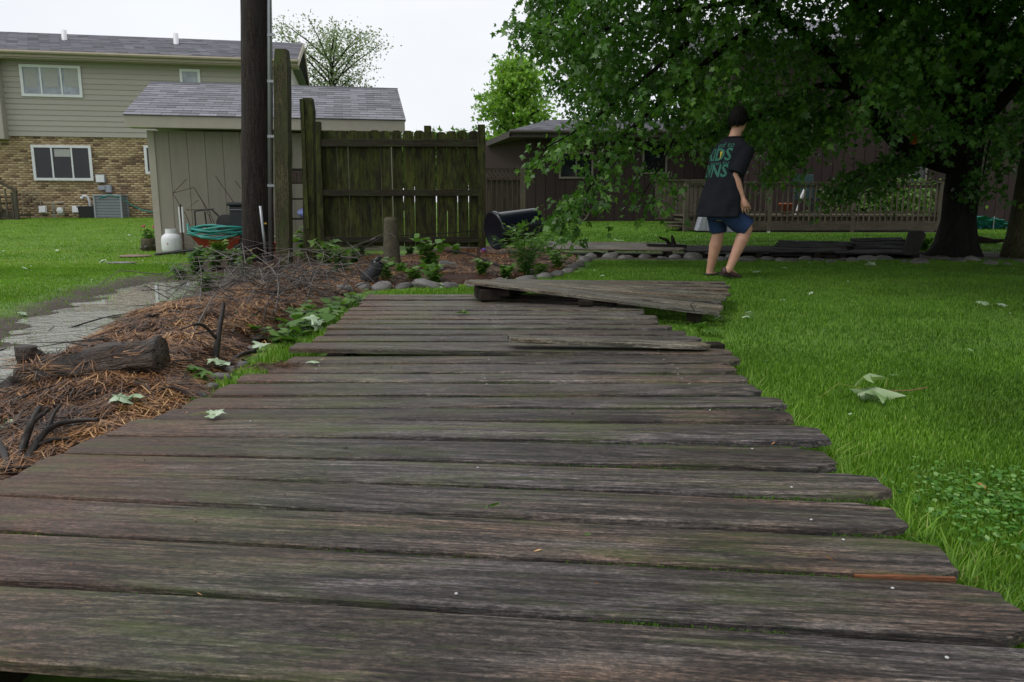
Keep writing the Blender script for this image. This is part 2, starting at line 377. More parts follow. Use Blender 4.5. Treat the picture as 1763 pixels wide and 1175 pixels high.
LEAFD = tint_mat('maple_leaf_green', [(0, (.028, .085, .012)), (.5, (.075, .185, .03)), (1, (.17, .32, .05))], rough=.42, transl=.4, spec=.5)
LEAFB = tint_mat('young_leaf_green', [(0, (.05, .12, .02)), (.5, (.095, .2, .03)), (1, (.18, .31, .06))], rough=.5, transl=.35)
LEAFP = tint_mat('pale_leaf_underside', [(0, (.22, .34, .15)), (.5, (.42, .54, .36)), (1, (.6, .68, .55))], rough=.5, transl=.2)
NEEDLE = tint_mat('pine_needle_mulch', [(0, (.02, .01, .007)), (.4, (.095, .042, .016)), (.75, (.29, .125, .036)), (1, (.5, .29, .12))], rough=.5)
# ------------------------------------------------------------------ ground
PUD = [(-2.3, 2.4), (-2.5, 3.3), (-2.75, 4.3), (-2.95, 5.3), (-3.15, 6.3), (-3.35, 7.8)]
def pdist(x, y, P):
    x = np.asarray(x, float); y = np.asarray(y, float); best = np.full(np.broadcast(x, y).shape, 1e9)
    for (ax, ay), (bx, by) in zip(P[:-1], P[1:]):
        dx, dy = bx-ax, by-ay; t = np.clip(((x-ax)*dx+(y-ay)*dy)/(dx*dx+dy*dy), 0, 1)
        best = np.minimum(best, np.hypot(x-ax-t*dx, y-ay-t*dy))
    return best
def inside(x, y, P):
    x = np.asarray(x, float); y = np.asarray(y, float); r = np.zeros(np.broadcast(x, y).shape, bool)
    for (ax, ay), (bx, by) in zip(P, P[1:]+P[:1]):
        c = ((ay > y) != (by > y)); xx = ax+(y-ay)*(bx-ax)/(by-ay if by != ay else 1e-9); r ^= c & (x < xx)
    return r
BED = [(-1.05, 1.3), (-2.6, 1.3), (-2.2, 2.7), (-2.15, 3.2), (-2.4, 4.0), (-2.6, 5.9), (-2.9, 8.2), (-3.6, 8.9), (-4.4, 10.3),
       (-4.4, 12.5), (-3, 13), (-.4, 13), (.5, 12.6), (1.05, 10.7), (.78, 8.6), (-.1, 7.25), (-1.2, 6.75), (-1.25, 4.7), (-1.18, 3.15), (-1.0, 2.85), (-1.03, 2.3)]
def bsd(x, y):
    d = pdist(x, y, BED+BED[:1]); return np.where(inside(x, y, BED), d, -d)
def gz(x, y):
    x = np.asarray(x, float); y = np.asarray(y, float)
    left = ss(.8, 1.8, -x)
    zl = -.15*ss(7.5, 13, y)+.36*ss(14.5, 27, y); zr = .15*ss(20, 25, y)
    z = left*zl+(1-left)*zr
    d = pdist(x, y, PUD)
    z = z-.095*np.exp(-(d/.42)**2)*(1-ss(7.4, 8.6, y))*(.75+.5*fbm(x, y, 3.0))
    near = 1-ss(9, 20, y)
    return z+near*(.05*(fbm(x, y, 5.0)-.5)*(.3+2.2*np.exp(-(d/.6)**2))+.02*(vn(x, y, .9)-.5))
def bz(x, y):
    s = bsd(x, y)
    g = lambda cx, cy, r, h: h*np.exp(-((np.asarray(x)-cx)**2+(np.asarray(y)-cy)**2)/r**2)
    h = .035+g(-1.8, 4.6, .7, .105)+g(-1.7, 3.3, .6, .06)+g(-1.5, 2.2, .4, -.03)+g(-1.6, 9.5, 1.4, .03)
    h = h+.05*(fbm(x, y, 6.0)-.45)+.02*(vn(x, y, 23.)-.5)
    return gz(x, y)-.05+ss(-.02, .3, s)*(h+.05)
def surf(x, y): return float(max(gz(x, y), bz(x, y)))
def ground_mat():
    m, n, b, o = new_mat('lawn_soil_and_thatch')
    t = noise_node(n, 28, seedobj=False, detail=8, rough=.75); t2 = noise_node(n, .8, seedobj=False)
    grass = ramp(n, t.outputs['Fac'], [(.3, (.04, .095, .008)), (.55, (.11, .22, .017)), (.8, (.18, .33, .03))]).outputs[0]
    grass = mixc(n, ramp(n, t2.outputs['Fac'], [(.4, 0.0), (.7, .4)]).outputs[0], grass, (.11, .2, .02))
    mud = ramp(n, t.outputs['Fac'], [(.3, (.03, .022, .015)), (.7, (.09, .07, .05))]).outputs[0]
    a = N(n, 'ShaderNodeAttribute', attribute_name='tint')
    col = mixc(n, a.outputs['Fac'], grass, mud)
    n.links.new(col, b.inputs['Base Color']); b.inputs['Roughness'].default_value = .8; bump(n, b, t.outputs['Fac'], .6, .02); return m
def axis_grid(stops):
    out = []
    for (a, b, st) in stops: out += list(np.arange(a, b, st))
    return np.array(sorted(set(np.round(out+[stops[-1][1]], 4))))
gx = axis_grid([(-700, -100, 60), (-100, -20, 8), (-20, -6, .6), (-6, 3, .07), (3, 20, .5), (20, 100, 8), (100, 701, 60)])
gy = axis_grid([(-60, -4, 8), (-4, .4, .6), (.4, 10, .07), (10, 30, .4), (30, 100, 7), (100, 1500, 100)])
GX, GY = np.meshgrid(gx, gy)
def grid_faces(nx, ny):
    i = np.arange(nx*ny).reshape(ny, nx)
    return np.stack([i[:-1, :-1], i[:-1, 1:], i[1:, 1:], i[1:, :-1]], -1).reshape(-1, 4)
GZ = gz(GX, GY)
mudf = np.clip(1-ss(.45, .8, pdist(GX, GY, PUD)+.35*(fbm(GX, GY, 4.)-.5))*1.0, 0, 1)*(1-ss(8.0, 9.0, GY))
mudf = np.maximum(mudf, ss(-.35, -.05, bsd(GX, GY))*(GX < -1.9))
mudf = np.maximum(mudf, ss(10.0, 10.5, GY)*(1-ss(11.6, 12.3, GY))*ss(.3, .8, GX)*(1-ss(8, 9, GX)))
mudf = np.maximum(mudf, ((GX > 4.6) & (GX < 11.5) & (GY > 19.3) & (GY < 25)).astype(float))
tag(obj_np('ground', np.stack([GX.ravel(), GY.ravel(), GZ.ravel()], 1), grid_faces(len(gx), len(gy)), ground_mat(), tint=mudf.ravel(), smooth=True), kind='structure')
# mulch bed sheet
bx = np.arange(-5, 1.6, .05); by = np.arange(1.0, 13.4, .05); BX, BY = np.meshgrid(bx, by); BZ = bz(BX, BY)
MULCH = mat('wet_needle_mulch', (.075, .03, .015), (.012, .008, .006), 60, spec=0.2, rough=.7, bmp=.8, bd=.02, dirt=((.035, .03, .022), 2.2))
keep = (bsd(BX, BY) > -.12)
F = grid_faces(len(bx), len(by)); F = F[keep.ravel()[F].all(1)]
tag(obj_np('mulch_bed', np.stack([BX.ravel(), BY.ravel(), BZ.ravel()], 1), F, MULCH, smooth=True), kind='structure')
# puddle water
m, n, b, o = new_mat('muddy_water'); b.inputs['Base Color'].default_value = (.42, .41, .39, 1); b.inputs['Roughness'].default_value = .05
b.inputs['Specular IOR Level'].default_value = 1.0; b.inputs['Coat Weight'].default_value = 1.0; b.inputs['Coat IOR'].default_value = 2.2; b.inputs['Coat Roughness'].default_value = .03
t = noise_node(n, 13, seedobj=False, detail=2); bump(n, b, t.outputs['Fac'], 1.0, .05); WATER = m
px_ = np.arange(-4.3, -1.7, .1); py_ = np.arange(2.0, 8.2, .1); PX, PY = np.meshgrid(px_, py_)
k2 = (pdist(PX, PY, PUD) < .75) & (bsd(PX, PY) < .15)
F = grid_faces(len(px_), len(py_)); F = F[k2.ravel()[F].all(1)]
tag(obj_np('puddle_water', np.stack([PX.ravel(), PY.ravel(), np.full(PX.size, -.052)], 1), F, WATER), kind='structure')
# ------------------------------------------------------------------ grass blades
def right_edge(y): return np.interp(y, [1.0, 2.0, 3.0, 3.4, 3.9, 4.4, 4.8, 5.7], [.84, .86, .92, .95, .92, .82, .8, .8])
def left_edge(y): return np.interp(y, [1.0, 1.85, 2.0, 2.3, 2.6, 2.9, 3.15, 4, 5.7], [-1.3, -1.27, -1.2, -1.12, -1.06, -1.0, -.96, -.97, -1.02])
def blades(n, xr, yr, hmin, hmax, wid, keepf, seed, name, mt=None, lean=.5, tintb=0.0, simple=False):
    g = np.random.default_rng(seed)
    x = g.uniform(*xr, n); y = g.uniform(*yr, n)
    k = keepf(x, y, g.random(n)); x = x[k]; y = y[k]; n = len(x)
    z = gz(x, y); h = g.uniform(hmin, hmax, n)*(.6+.8*fbm(x, y, 2.5)); a = g.uniform(0, 2*np.pi, n); l = g.uniform(.1, lean, n)*h
    wdt = wid*g.uniform(.6, 1.3, n); dx = np.cos(a); dy = np.sin(a); sx = -dy; sy = dx
    P0 = np.stack([x-sx*wdt/2, y-sy*wdt/2, z-.01], 1); P1 = np.stack([x+sx*wdt/2, y+sy*wdt/2, z-.01], 1)
    P2 = np.stack([x+dx*l*.35+sx*wdt*.4, y+dy*l*.35+sy*wdt*.4, z+h*.6], 1); P3 = np.stack([x+dx*l*.35-sx*wdt*.4, y+dy*l*.35-sy*wdt*.4, z+h*.6], 1)
    P4 = np.stack([x+dx*l*1.3, y+dy*l*1.3, z+h], 1)
    V = np.stack([P0, P1, P2, P3, P4], 1).reshape(-1, 3)
    i = np.arange(n)[:, None]*5
    T = (i+[0, 1, 4]) if simple else np.concatenate([i+[0, 1, 2], i+[0, 2, 3], i+[3, 2, 4]], 0)
    if simple:
        V = V.reshape(-1, 5, 3)[:, [0, 1, 4]].reshape(-1, 3); T = np.arange(n*3).reshape(-1, 3)
    tt = np.clip(g.normal(.45, .18, n)+.35*(fbm(x, y, .7)-.5)+(g.random(n) < .03)*.5+tintb+.17*ss(0, 2.5, -x), 0, 1)  # tint rises toward the left: brighter open light put into the blade colour
    tt = np.clip(tt-.15*ss(.5, 2, x)+.5*np.maximum(0, fbm(x+40, y, .9)-.56), 0, 1)  # canopy shade painted into the right lawn's tint; noise adds yellower patches
    o = obj_np(name, V, T, mt or GRASSM, tint=np.repeat(tt, 3 if simple else 5)); tag(o, kind='stuff'); return o
def in_frame(x, y, m=1.1): return np.abs(x) < (y*.69+.25)*m
def near_ok(x, y, r):
    ok = in_frame(x, y) & ~((x > left_edge(y)+.01) & (x < right_edge(y)-.015) & (y < 5.66) & (y > .7))
    b_ = bsd(x, y); ok &= (b_ < -.03+.1*(r-.5)) ; d = pdist(x, y, PUD)
    ok &= (r < ss(.35, .95, d)) | (r < .1) | (y > 8.2)
    ok &= ~((y > 10.2) & (y < 12) & (x > .3)); return ok
def mid_ok(x, y, r): return near_ok(x, y, r) & ((x < 0) | (((r*7919) % 1) < ss(2.5, 4.0, y)))
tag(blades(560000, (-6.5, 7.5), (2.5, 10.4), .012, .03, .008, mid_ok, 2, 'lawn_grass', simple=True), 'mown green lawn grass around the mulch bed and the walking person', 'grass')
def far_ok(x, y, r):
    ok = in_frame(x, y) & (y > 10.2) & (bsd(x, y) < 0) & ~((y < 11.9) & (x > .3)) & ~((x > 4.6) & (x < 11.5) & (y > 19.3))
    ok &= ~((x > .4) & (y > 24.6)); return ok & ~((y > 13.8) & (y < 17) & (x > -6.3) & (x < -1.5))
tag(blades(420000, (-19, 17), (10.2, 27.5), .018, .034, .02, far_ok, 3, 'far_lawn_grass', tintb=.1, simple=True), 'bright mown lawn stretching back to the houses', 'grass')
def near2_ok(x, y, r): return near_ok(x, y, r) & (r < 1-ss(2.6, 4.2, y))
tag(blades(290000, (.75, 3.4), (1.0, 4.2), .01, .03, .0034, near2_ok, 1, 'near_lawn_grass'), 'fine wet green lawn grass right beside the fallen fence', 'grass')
def edge_ok(x, y, r):
    e = (np.abs(x-right_edge(y)-.005) < .05) | ((np.abs(x-left_edge(y)+.04) < .07) & (y > 2.7))
    return e & (y < 5.6)
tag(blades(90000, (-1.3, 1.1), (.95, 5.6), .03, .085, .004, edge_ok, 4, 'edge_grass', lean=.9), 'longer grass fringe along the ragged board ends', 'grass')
def strip_ok(x, y, r): return ((x > -1.22) & (x < -1.0) & (y > 2.8) & (y < 4.2)) | ((y > 5.7) & (y < 6.7) & (x > -1.1) & (x < .6) & (bsd(x, y) < -.02))
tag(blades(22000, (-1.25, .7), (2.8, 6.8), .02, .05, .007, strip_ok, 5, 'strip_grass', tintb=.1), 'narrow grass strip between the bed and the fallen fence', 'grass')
# ------------------------------------------------------------------ needle mulch strands
def needles(n, seed, name, label, size, ylim):
    g = np.random.default_rng(seed)
    x = g.uniform(-3.2, 1.0, n); y = g.uniform(*ylim, n)
    dens = fbm(x, y, 3.0)
    k = (bsd(x, y) > .0) & in_frame(x, y) & (g.random(n) < ss(.28, .52, dens)*np.where(y < 6.5, 1, .5)) & ~((x < -2.3) & (y > 5.5))
    x = x[k]; y = y[k]; n = len(x); z = bz(x, y)+g.uniform(.0, .022, n)
    a = g.uniform(0, 2*np.pi, n)+fbm(x, y, 4.)*4; L = size*g.uniform(.5, 1.3, n); c = g.uniform(-.8, .8, n); wd = .00065*(size/.07)**.8*g.uniform(.6, 1.7, n)*(1+.12*y)
    pts = []
    for s, dz in ((0, 0), (.5, .012), (1, 0)):
        aa = a+c*s; pts.append(np.stack([x+np.cos(aa)*L*(s-.5), y+np.sin(aa)*L*(s-.5), z+dz*g.uniform(-.3, 1.4, n)], 1))
    sd_ = np.stack([-np.sin(a), np.cos(a), np.zeros(n)], 1)*wd[:, None]; up = np.array([0, 0, .0022])
    V = np.stack([pts[0]-sd_, pts[0]+sd_, pts[1]+sd_+up, pts[1]-sd_+up, pts[2]+sd_, pts[2]-sd_], 1).reshape(-1, 3)
    i = np.arange(n)[:, None]*6; Q = np.concatenate([i+[0, 1, 2, 3], i+[3, 2, 4, 5]], 0)
    tt = np.clip(g.normal(.5, .24, n)+1.1*(fbm(x+9, y, 4.5)-.5), 0, 1)
    o = obj_np(name, V, Q, NEEDLE, tint=np.repeat(tt, 6)); tag(o, label, 'mulch', kind='stuff')
needles(400000, 11, 'pine_needles', 'orange brown pine needles heaped round the log at the left', .13, (1.4, 7.0))
needles(60000, 12, 'pine_needles', 'reddish needle mulch in the bed before the mossy fence', .13, (6.6, 13))
# ------------------------------------------------------------------ leaves
MAPLE = np.array([(0, 0), (.3, -.06), (.26, .16), (.56, .36), (.22, .46), (0, 1), (-.22, .46), (-.56, .36), (-.26, .16), (-.3, -.06)], float)
OVAL = np.array([(0, 0), (.2, .28), (.19, .62), (0, 1), (-.19, .62), (-.2, .28)], float)
LANCE = np.array([(0, 0), (.09, .35), (0, 1), (-.09, .35)], float)
SIMPLE3 = np.array([(0, 0), (.45, .3), (.15, .5), (0, 1), (-.15, .5), (-.45, .3)], float)
def leaf_arr(P, D, Nn, S, T, curl=.3):
    D = D/np.linalg.norm(D, axis=1, keepdims=True); X = np.cross(D, Nn); X /= np.linalg.norm(X, axis=1, keepdims=True)+1e-9
    Z = np.cross(X, D); k = len(T)
    u = T[:, 0]; v = T[:, 1]; hz = -curl*(np.abs(u)*.7+v*v*.6)
    V = P[:, None, :]+S[:, None, None]*(X[:, None, :]*u[None, :, None]+D[:, None, :]*v[None, :, None]+Z[:, None, :]*hz[None, :, None])
    F = (np.arange(len(P))[:, None]*k+np.arange(k)[None]); return V.reshape(-1, 3), F
def leaves(name, P, D, S, T, mt, g, parent=None, curl=.3, tint=None, up=.6, world=True):
    n = len(P); Nn = g.normal(0, 1, (n, 3))*(1-up)+np.array([0, 0, 1])*up
    V, F = leaf_arr(P, D, Nn, S, T, curl)
    t = np.clip(g.normal(.5, .22, n), 0, 1) if tint is None else tint
    return obj_np(name, V, F, mt, parent, tint=np.repeat(t, len(T)), world=world)
# ------------------------------------------------------------------ the fallen fence that fills the foreground
def board_bm(L, W, T, seed, dog=True, nx=30, warp=.004, ragged=.012, taper_left=False):
    g = random.Random(seed); mb = MB()
    xs = [-L/2+L*i/nx for i in range(nx+1)]
    ys = [-W/2, -W/2+.006, -W*.25, 0, W*.25, W/2-.006, W/2]
    o1, o2, o3 = g.random()*50, g.random()*50, g.random()*50; cup = g.uniform(-1, -.1)*.004
    def off(i, j, top):
        x = xs[i]; y = ys[j]; wobble = (noise.noise((x*2.2+o1, o2, 0)))*.004
        if j in (0, 1): y += wobble+noise.noise((x*14, o3, 1))*.0022
        if j in (5, 6): y += noise.noise((x*2.2+o2, o1, 3))*.004+noise.noise((x*14, o1, 4))*.0022
        if dog:
            dx = L/2-x
            if dx < .06: y *= .62+.38*math.sqrt(max(0, min(1, dx/.06)))
        if i == 0: x += g.uniform(0, ragged)+abs(j-3)*.001
        if i == nx: x -= g.uniform(0, ragged*1.3)
        z = (y/W*2)**2*cup+noise.noise((x*1.5+o3, y*3, o2))*warp
        if top and j in (0, 6): z -= .003
        return (x, y, z+(T/2 if top else -T/2))
    idx = {}
    for top in (1, 0):
        for i in range(nx+1):
            for j in range(7):
                st = g.getstate() if top else None
                idx[(top, i, j)] = len(mb.v); mb.v.append(off(i, j, top))
    for i in range(nx):
        for j in range(6):
            a = [idx[(1, i, j)], idx[(1, i+1, j)], idx[(1, i+1, j+1)], idx[(1, i, j+1)]]; mb.f.append(tuple(a))
            a = [idx[(0, i, j)], idx[(0, i, j+1)], idx[(0, i+1, j+1)], idx[(0, i+1, j)]]; mb.f.append(tuple(a))
        for j in (0, 6):
            a = [idx[(1, i, j)], idx[(0, i, j)], idx[(0, i+1, j)], idx[(1, i+1, j)]]; mb.f.append(tuple(a if j == 0 else a[::-1]))
    for i in (0, nx):
        for j in range(6):
            a = [idx[(1, i, j)], idx[(1, i, j+1)], idx[(0, i, j+1)], idx[(0, i, j)]]; mb.f.append(tuple(a if i == 0 else a[::-1]))
    return mb
TOP = .10
PL = [((0, 1135), (1763, 1262)), ((0, 1003), (1763, 1107)), ((0, 912), (1654, 997)), ((0, 850), (1585, 921)), ((0, 810), (1520, 858)), ((173, 779), (1467, 809)),
      ((200, 746), (1415, 767)), ((272, 722), (1360, 727)), ((326, 702), (1345, 701)), ((343, 682), (1330, 679)), ((411, 657), (1290, 657)), ((434, 641), (1270, 641))]
lines = []
for a_, b_ in PL:
    p, q = gnd(*a_, TOP), gnd(*b_, TOP); k = (q.y-p.y)/(q.x-p.x); lines.append((p.y-k*p.x, k))
gr = random.Random(5)
while lines[-1][0] < 5.5: lines.append((lines[-1][0]+gr.uniform(.166, .184), gr.uniform(-.012, .012)))
ff = thing('fallen_fence', 'weathered dog-ear fence panel fallen flat across the foreground with green and reddish stains', 'fence', (0, 3.2, 0))
nail = MB().lathe([(.003, 0), (.003, .0015), (.0018, .0022)], 8).mesh('nail_head', plain('pale_nail', (.5, .5, .5), .5), True)
holem = MB().lathe([(.005, 0), (.005, .0006)], 8).mesh('knot_hole', RUBBER, True)
for i in range(len(lines)-1):
    (c0, k0), (c1, k1) = lines[i], lines[i+1]
    km = (k0+k1)/2; cm = (c0+c1)/2; wd = (c1-c0)-gr.uniform(.013, .019)*(1.0 if i < 12 else 1.35)
    xl = float(left_edge(cm))+gr.uniform(-.022, .022); xr = float(right_edge(cm))+gr.uniform(-.035, .025)
    if cm < 1.9: xl = -1.12-.1*cm/1.9+gr.uniform(-.02, .02)
    L = xr-xl; xc = (xl+xr)/2; ang = math.atan(km)
    o = board_bm(L, wd, .02, 100+i).build('board', DECK, None, smooth=False)
    o.parent = ff; z = TOP-.01+gr.uniform(-.0018, .0018); ry = gr.uniform(-.001, .001); rx = gr.uniform(-.04, -.018)
    if 3.3 < cm < 3.55: ry = .016; z += .014; rx = -.03
    if i == 0: rx = .02
    o.location = (xc, cm+km*xc-3.2, z); o.rotation_euler = (rx, ry, ang)
    for xn in (-.78, -.1, .64):
        for s in (-1, 1):
            if gr.random() < (.62 if xn > 0 else .28):
                q = bpy.data.objects.new('nail_head', nail); COL.objects.link(q); q.parent = o
                q.location = (xn-xc+gr.uniform(-.015, .015), s*wd*.27+gr.uniform(-.01, .01), .0115)
    if gr.random() < .5:
        q = bpy.data.objects.new('knot_hole', holem); COL.objects.link(q); q.parent = o; q.location = (gr.uniform(-.7, .8)*L/2, gr.uniform(-.3, .3)*wd, .0112)
SPL = mat('fresh_orange_splinter', (.24, .09, .035), (.03, .012, .007), 40, (.4, 2, 2), rough=.7, bmp=.6)
p = gnd(1470, 992, TOP); q = gnd(1645, 997, TOP); mb = MB(); k = 14
for i in range(k+1):
    c = p.lerp(q, i/k)-Vector((0, 3.2, 0)); wv = .009*math.sin(math.pi*min(.92, i/k+.05))*(.3+1.2*gr.random())
    for dy, dz in ((-.004, -.012), (-.004, .0025), (wv, .0025), (wv, -.006)): mb.v.append((c.x, c.y+dy+.002, c.z+dz-.0))
for i in range(k):
    for j in range(4): mb.f.append((i*4+j, i*4+(j+1) % 4, i*4+4+(j+1) % 4, i*4+4+j))
mb.build('splintered_edge', SPL, ff)
for xn in (-.8, -.1, .66):
    mb = MB(); mb.box((xn, .05, .043), (.085, 4.75, .05)); mb.build('rail', ROTW, ff, bevel=.004)
mb = MB(); p = gnd(1232, 600, .07); mb.box((p.x-.06, p.y-3.2+.02, .066), (.2, .08, .05), Matrix.Rotation(.1, 3, 'Z')); mb.build('rail_stub', ROTW, ff, bevel=.006)
# loose board lying on the fallen fence
p = gnd(872, 600, TOP+.02); q = gnd(1225, 603, TOP+.005)
lb = board_bm((q-p).length, .135, .02, 300, dog=True, nx=16, ragged=.02).build('loose_board', PANEL)
lb.location = (p+q)/2+Vector((0, .05, .024)); lb.rotation_euler = (-.05, .045, math.atan2(q.y-p.y, q.x-p.x)-.02)
tag(lb, 'short split board lying loose on top of the fallen boards, left end lifted', 'board')
# moss tufts in the gaps between boards
g = np.random.default_rng(21); mv = []; 
n = 34000; ii = g.integers(1, 14, n); xs = g.uniform(-1.1, .85, n)
cc = np.array([l[0] for l in lines])[ii]; kk = np.array([l[1] for l in lines])[ii]
ok = fbm(xs*1.0, ii*3.3, 3.0) > .5
xs, cc, kk = xs[ok], cc[ok], kk[ok]; n = len(xs)
P = np.stack([xs, cc+kk*xs+.004+g.normal(0, .0025, n), np.full(n, TOP-.014)+g.uniform(-.004, .004, n)], 1)
o = leaves('moss', P, np.stack([g.normal(0, .7, n), g.normal(0, .7, n), np.ones(n)], 1), g.uniform(.004, .009, n), LANCE*np.array([2.2, 1]), GRASSM, g, tint=np.clip(g.normal(.15, .12, n), 0, .5))
tag(o, 'green moss growing in the gaps between the fallen boards', 'moss', kind='stuff')
# ------------------------------------------------------------------ second fallen panel on top (twisted)
tp = thing('fallen_fence', 'smaller twisted fence panel thrown across the far end of the first, left corner propped up', 'fence', (.7, 5.4, .1))
NL, NR = Vector((-.31, 5.15, .232)), Vector((1.27, 4.62, .082)); FL, FR = Vector((-.12, 6.35, .118)), Vector((1.66, 5.98, .15))
nb = 8; tpc = Vector((.7, 5.4, .1))
for i in range(nb):
    t0, t1 = i/nb+.006, (i+1)/nb-.006; tm = (t0+t1)/2
    a = NL.lerp(FL, tm); b_ = NR.lerp(FR, tm); 
    b_ = b_+Vector((gr.uniform(-.03, .03), 0, 0))
    wL = (NL.lerp(FL, t1)-NL.lerp(FL, t0)); wR = (NR.lerp(FR, t1)-NR.lerp(FR, t0)); ex = (b_-a).normalized(); ey = (wL+wR)/2; ez = ex.cross(ey).normalized(); ey2 = ez.cross(ex)
    o = board_bm((b_-a).length, ey.dot(ey2)-.003, .02, 400+i, dog=(i % 2 == 0), nx=14).build('board', PANEL, None)
    M = Matrix((ex, ey2, ez)).transposed().to_4x4(); M.translation = (a+b_)/2-tpc; o.parent = tp; o.matrix_local = M
for t in (.16, .58, .9):
    a = NL.lerp(NR, t)+Vector((0, .06, -.045)); b_ = FL.lerp(FR, t)+Vector((0, -.05, -.045))
    mb = MB(); mb.box((a+b_)/2, ((.085), (b_-a).length, .05), (b_-a).to_track_quat('Y', 'Z').to_matrix()); mb.build('rail', ROTW, tp, world=True, bevel=.004)
for k, (pxx, pyy, s) in enumerate([(838, 514, .1), (1010, 523, .052)]):
    p = gnd(pxx, pyy+5, TOP); mb = MB(); mb.box((0, .04 if k else .1, s*.45), (.1 if k else s*1.4, .12 if k else .28, s*.8), Matrix.Rotation(.2-k*.3, 3, 'Z')); o = mb.build('post_block', ROTW, None, bevel=.012)
    o.location = p; tag(o, ['dark rotten post stub wedged under the raised left corner of the twisted panel', 'small dark block under the middle of the twisted panel'][k], 'post')
# ------------------------------------------------------------------ timber helpers
def post(px0, py0, pxt, pyt, Y, w, mt, name, label, cat='post', round_=False, lean=True, d=None):
    p = at(px0, py0, Y); q = at(pxt, pyt, Y); p.z = surf(p.x, p.y)-.1
    t = thing(name, label, cat, p)
    mb = MB(); k = 14
    if round_:
        mb.tube([p.lerp(q, i/k)-p for i in range(k+1)], [w/2*(1.12-.14*i/k) for i in range(k+1)], 20, jit=.02)
        mb.build('shaft', mt, t, smooth=True)
    else:
        for i in range(k+1):
            c = p.lerp(q, i/k)-p
            j = Vector((gr.uniform(-.004, .004), gr.uniform(-.004, .004), 0))
            for sx, sy in ((-1, -1), (1, -1), (1, 1), (-1, 1)): 
                f_ = .8 if i == k else 1
                mb.v.append(tuple(c+j+Vector((sx*w/2*f_, sy*(d or w)/2*f_, 0))))
        for i in range(k):
            for s in range(4):
                s2 = (s+1) % 4; mb.f.append((i*4+s, i*4+s2, i*4+4+s2, i*4+4+s))
        mb.f.append(tuple(k*4+s for s in range(4))); mb.build('shaft', mt, t, bevel=.006)
    return t, p, q
# utility pole
t, p, q = post(444, 452, 437, -450, 10.3, .36, POLEW, 'utility_pole', 'thick dark wooden utility pole with a grey conduit up its right side', 'utility pole', True)
mb = MB(); a = p+Vector((.19, -.1, .05)); b_ = q+Vector((.2, -.1, 0)); mb.tube([a, a.lerp(b_, .5), b_], .028, 10); mb.build('conduit', GALV, t, world=True, smooth=True)
mb = MB(); a = at(460, 455, 10.0); b_ = at(448, 355, 10.0); a.z = p.z+.1; mb.tube([a, b_], .018, 8); mb.build('ground_pipe', GALV, t, world=True, smooth=True)
for (x_, y_) in ((457, 385), (432, 431)):
    c = at(x_, y_, 10.1); mb = MB(); mb.box(c, (.03, .008, .02)); o = mb.build('tag', plain('yellow_tag', (.5, .3, .03)), t, world=True)
for y_ in (60, 140, 235, 320):
    c = at(466-y_*.0, y_, 10.16); mb = MB(); mb.box(c+Vector((.0, .02, 0)), (.09, .03, .03)); mb.build('strap', GALV, t, world=True)
post(490, 474, 486, 86, 8.9, .155, POSTW, 'fence_post', 'tall round-topped mossy wooden post standing alone right of the utility pole')
t, p, q = post(534, 452, 531, 170, 10.2, .145, FENCE, 'fence_post', 'shorter dark green mossy post at the left end of the standing fence')
c = at(530, 200, 10.15); mb = MB(); mb.box((c.x-.06, c.y, c.z-.6), (.045, .1, 1.6)); mb.build('side_rail', FENCE, t, world=True)
# ------------------------------------------------------------------ standing fence
FY = 12.0
sf = thing('standing_fence', 'dark mossy dog-ear privacy fence panel still standing behind the mulch bed', 'fence', (-1.65, FY, surf(-1.65, FY)))
def dogear(w, h, t=.02):
    mb = MB(); e = w*.28
    mb.prism([(-w/2, 0, 0), (w/2, 0, 0), (w/2, 0, h-e), (w/2-e*.35, 0, h-e*.35), (w/2-e, 0, h), (-w/2+e, 0, h), (-w/2+e*.35, 0, h-e*.35), (-w/2, 0, h-e)], (0, t, 0)); return mb
xa = at(548, 400, FY).x; xb = at(826, 400, FY).x; zt = at(700, 225, FY).z; zb = at(700, 425, FY).z
nbd = 15; bw = (xb-xa)/nbd
bm_ = [dogear(bw-.006, zt-zb, .02).mesh('board', FENCE) for _ in range(2)]+[dogear(bw-.014, zt-zb-.01, .02).mesh('board', FENCE)]
for i in range(nbd):
    o = inst('board', bm_[2 if i in (6, 7, 10, 11, 12) else i % 2], sf, Matrix.Translation((xa+bw*(i+.5)+1.65, gr.uniform(-.003, .003), zb-sf.location.z+gr.uniform(-.012, .012))) @ Matrix.Rotation(gr.uniform(-.006, .006), 4, 'Y'))
for y0, y1 in ((240, 253), (327, 338), (408, 418)):
    a = at(700, y1, FY-.05).z; b_ = at(700, y0, FY-.05).z
    mb = MB(); mb.box2((xa-.02, FY-.058, a), (xb+.02, FY-.006, b_)); mb.build('rail', FENCER, sf, world=True, bevel=.004)
for (x0, x1, yt, Yp) in ((543, 552, 210, FY-.02), (824, 835, 215, FY-.02)):
    a = at(x0, 430, Yp); b_ = at(x1, yt, Yp); mb = MB(); mb.box2((a.x, Yp-.05, -.1), (b_.x, Yp+.06, b_.z)); mb.build('post', FENCE, sf, world=True, bevel=.008)
a = at(733, 300, 12.3); b_ = at(743, 218, 12.3); mb = MB(); mb.box2((a.x, 12.16, -.1), (b_.x, 12.27, b_.z)); mb.build('post', FENCE, sf, world=True, bevel=.008)
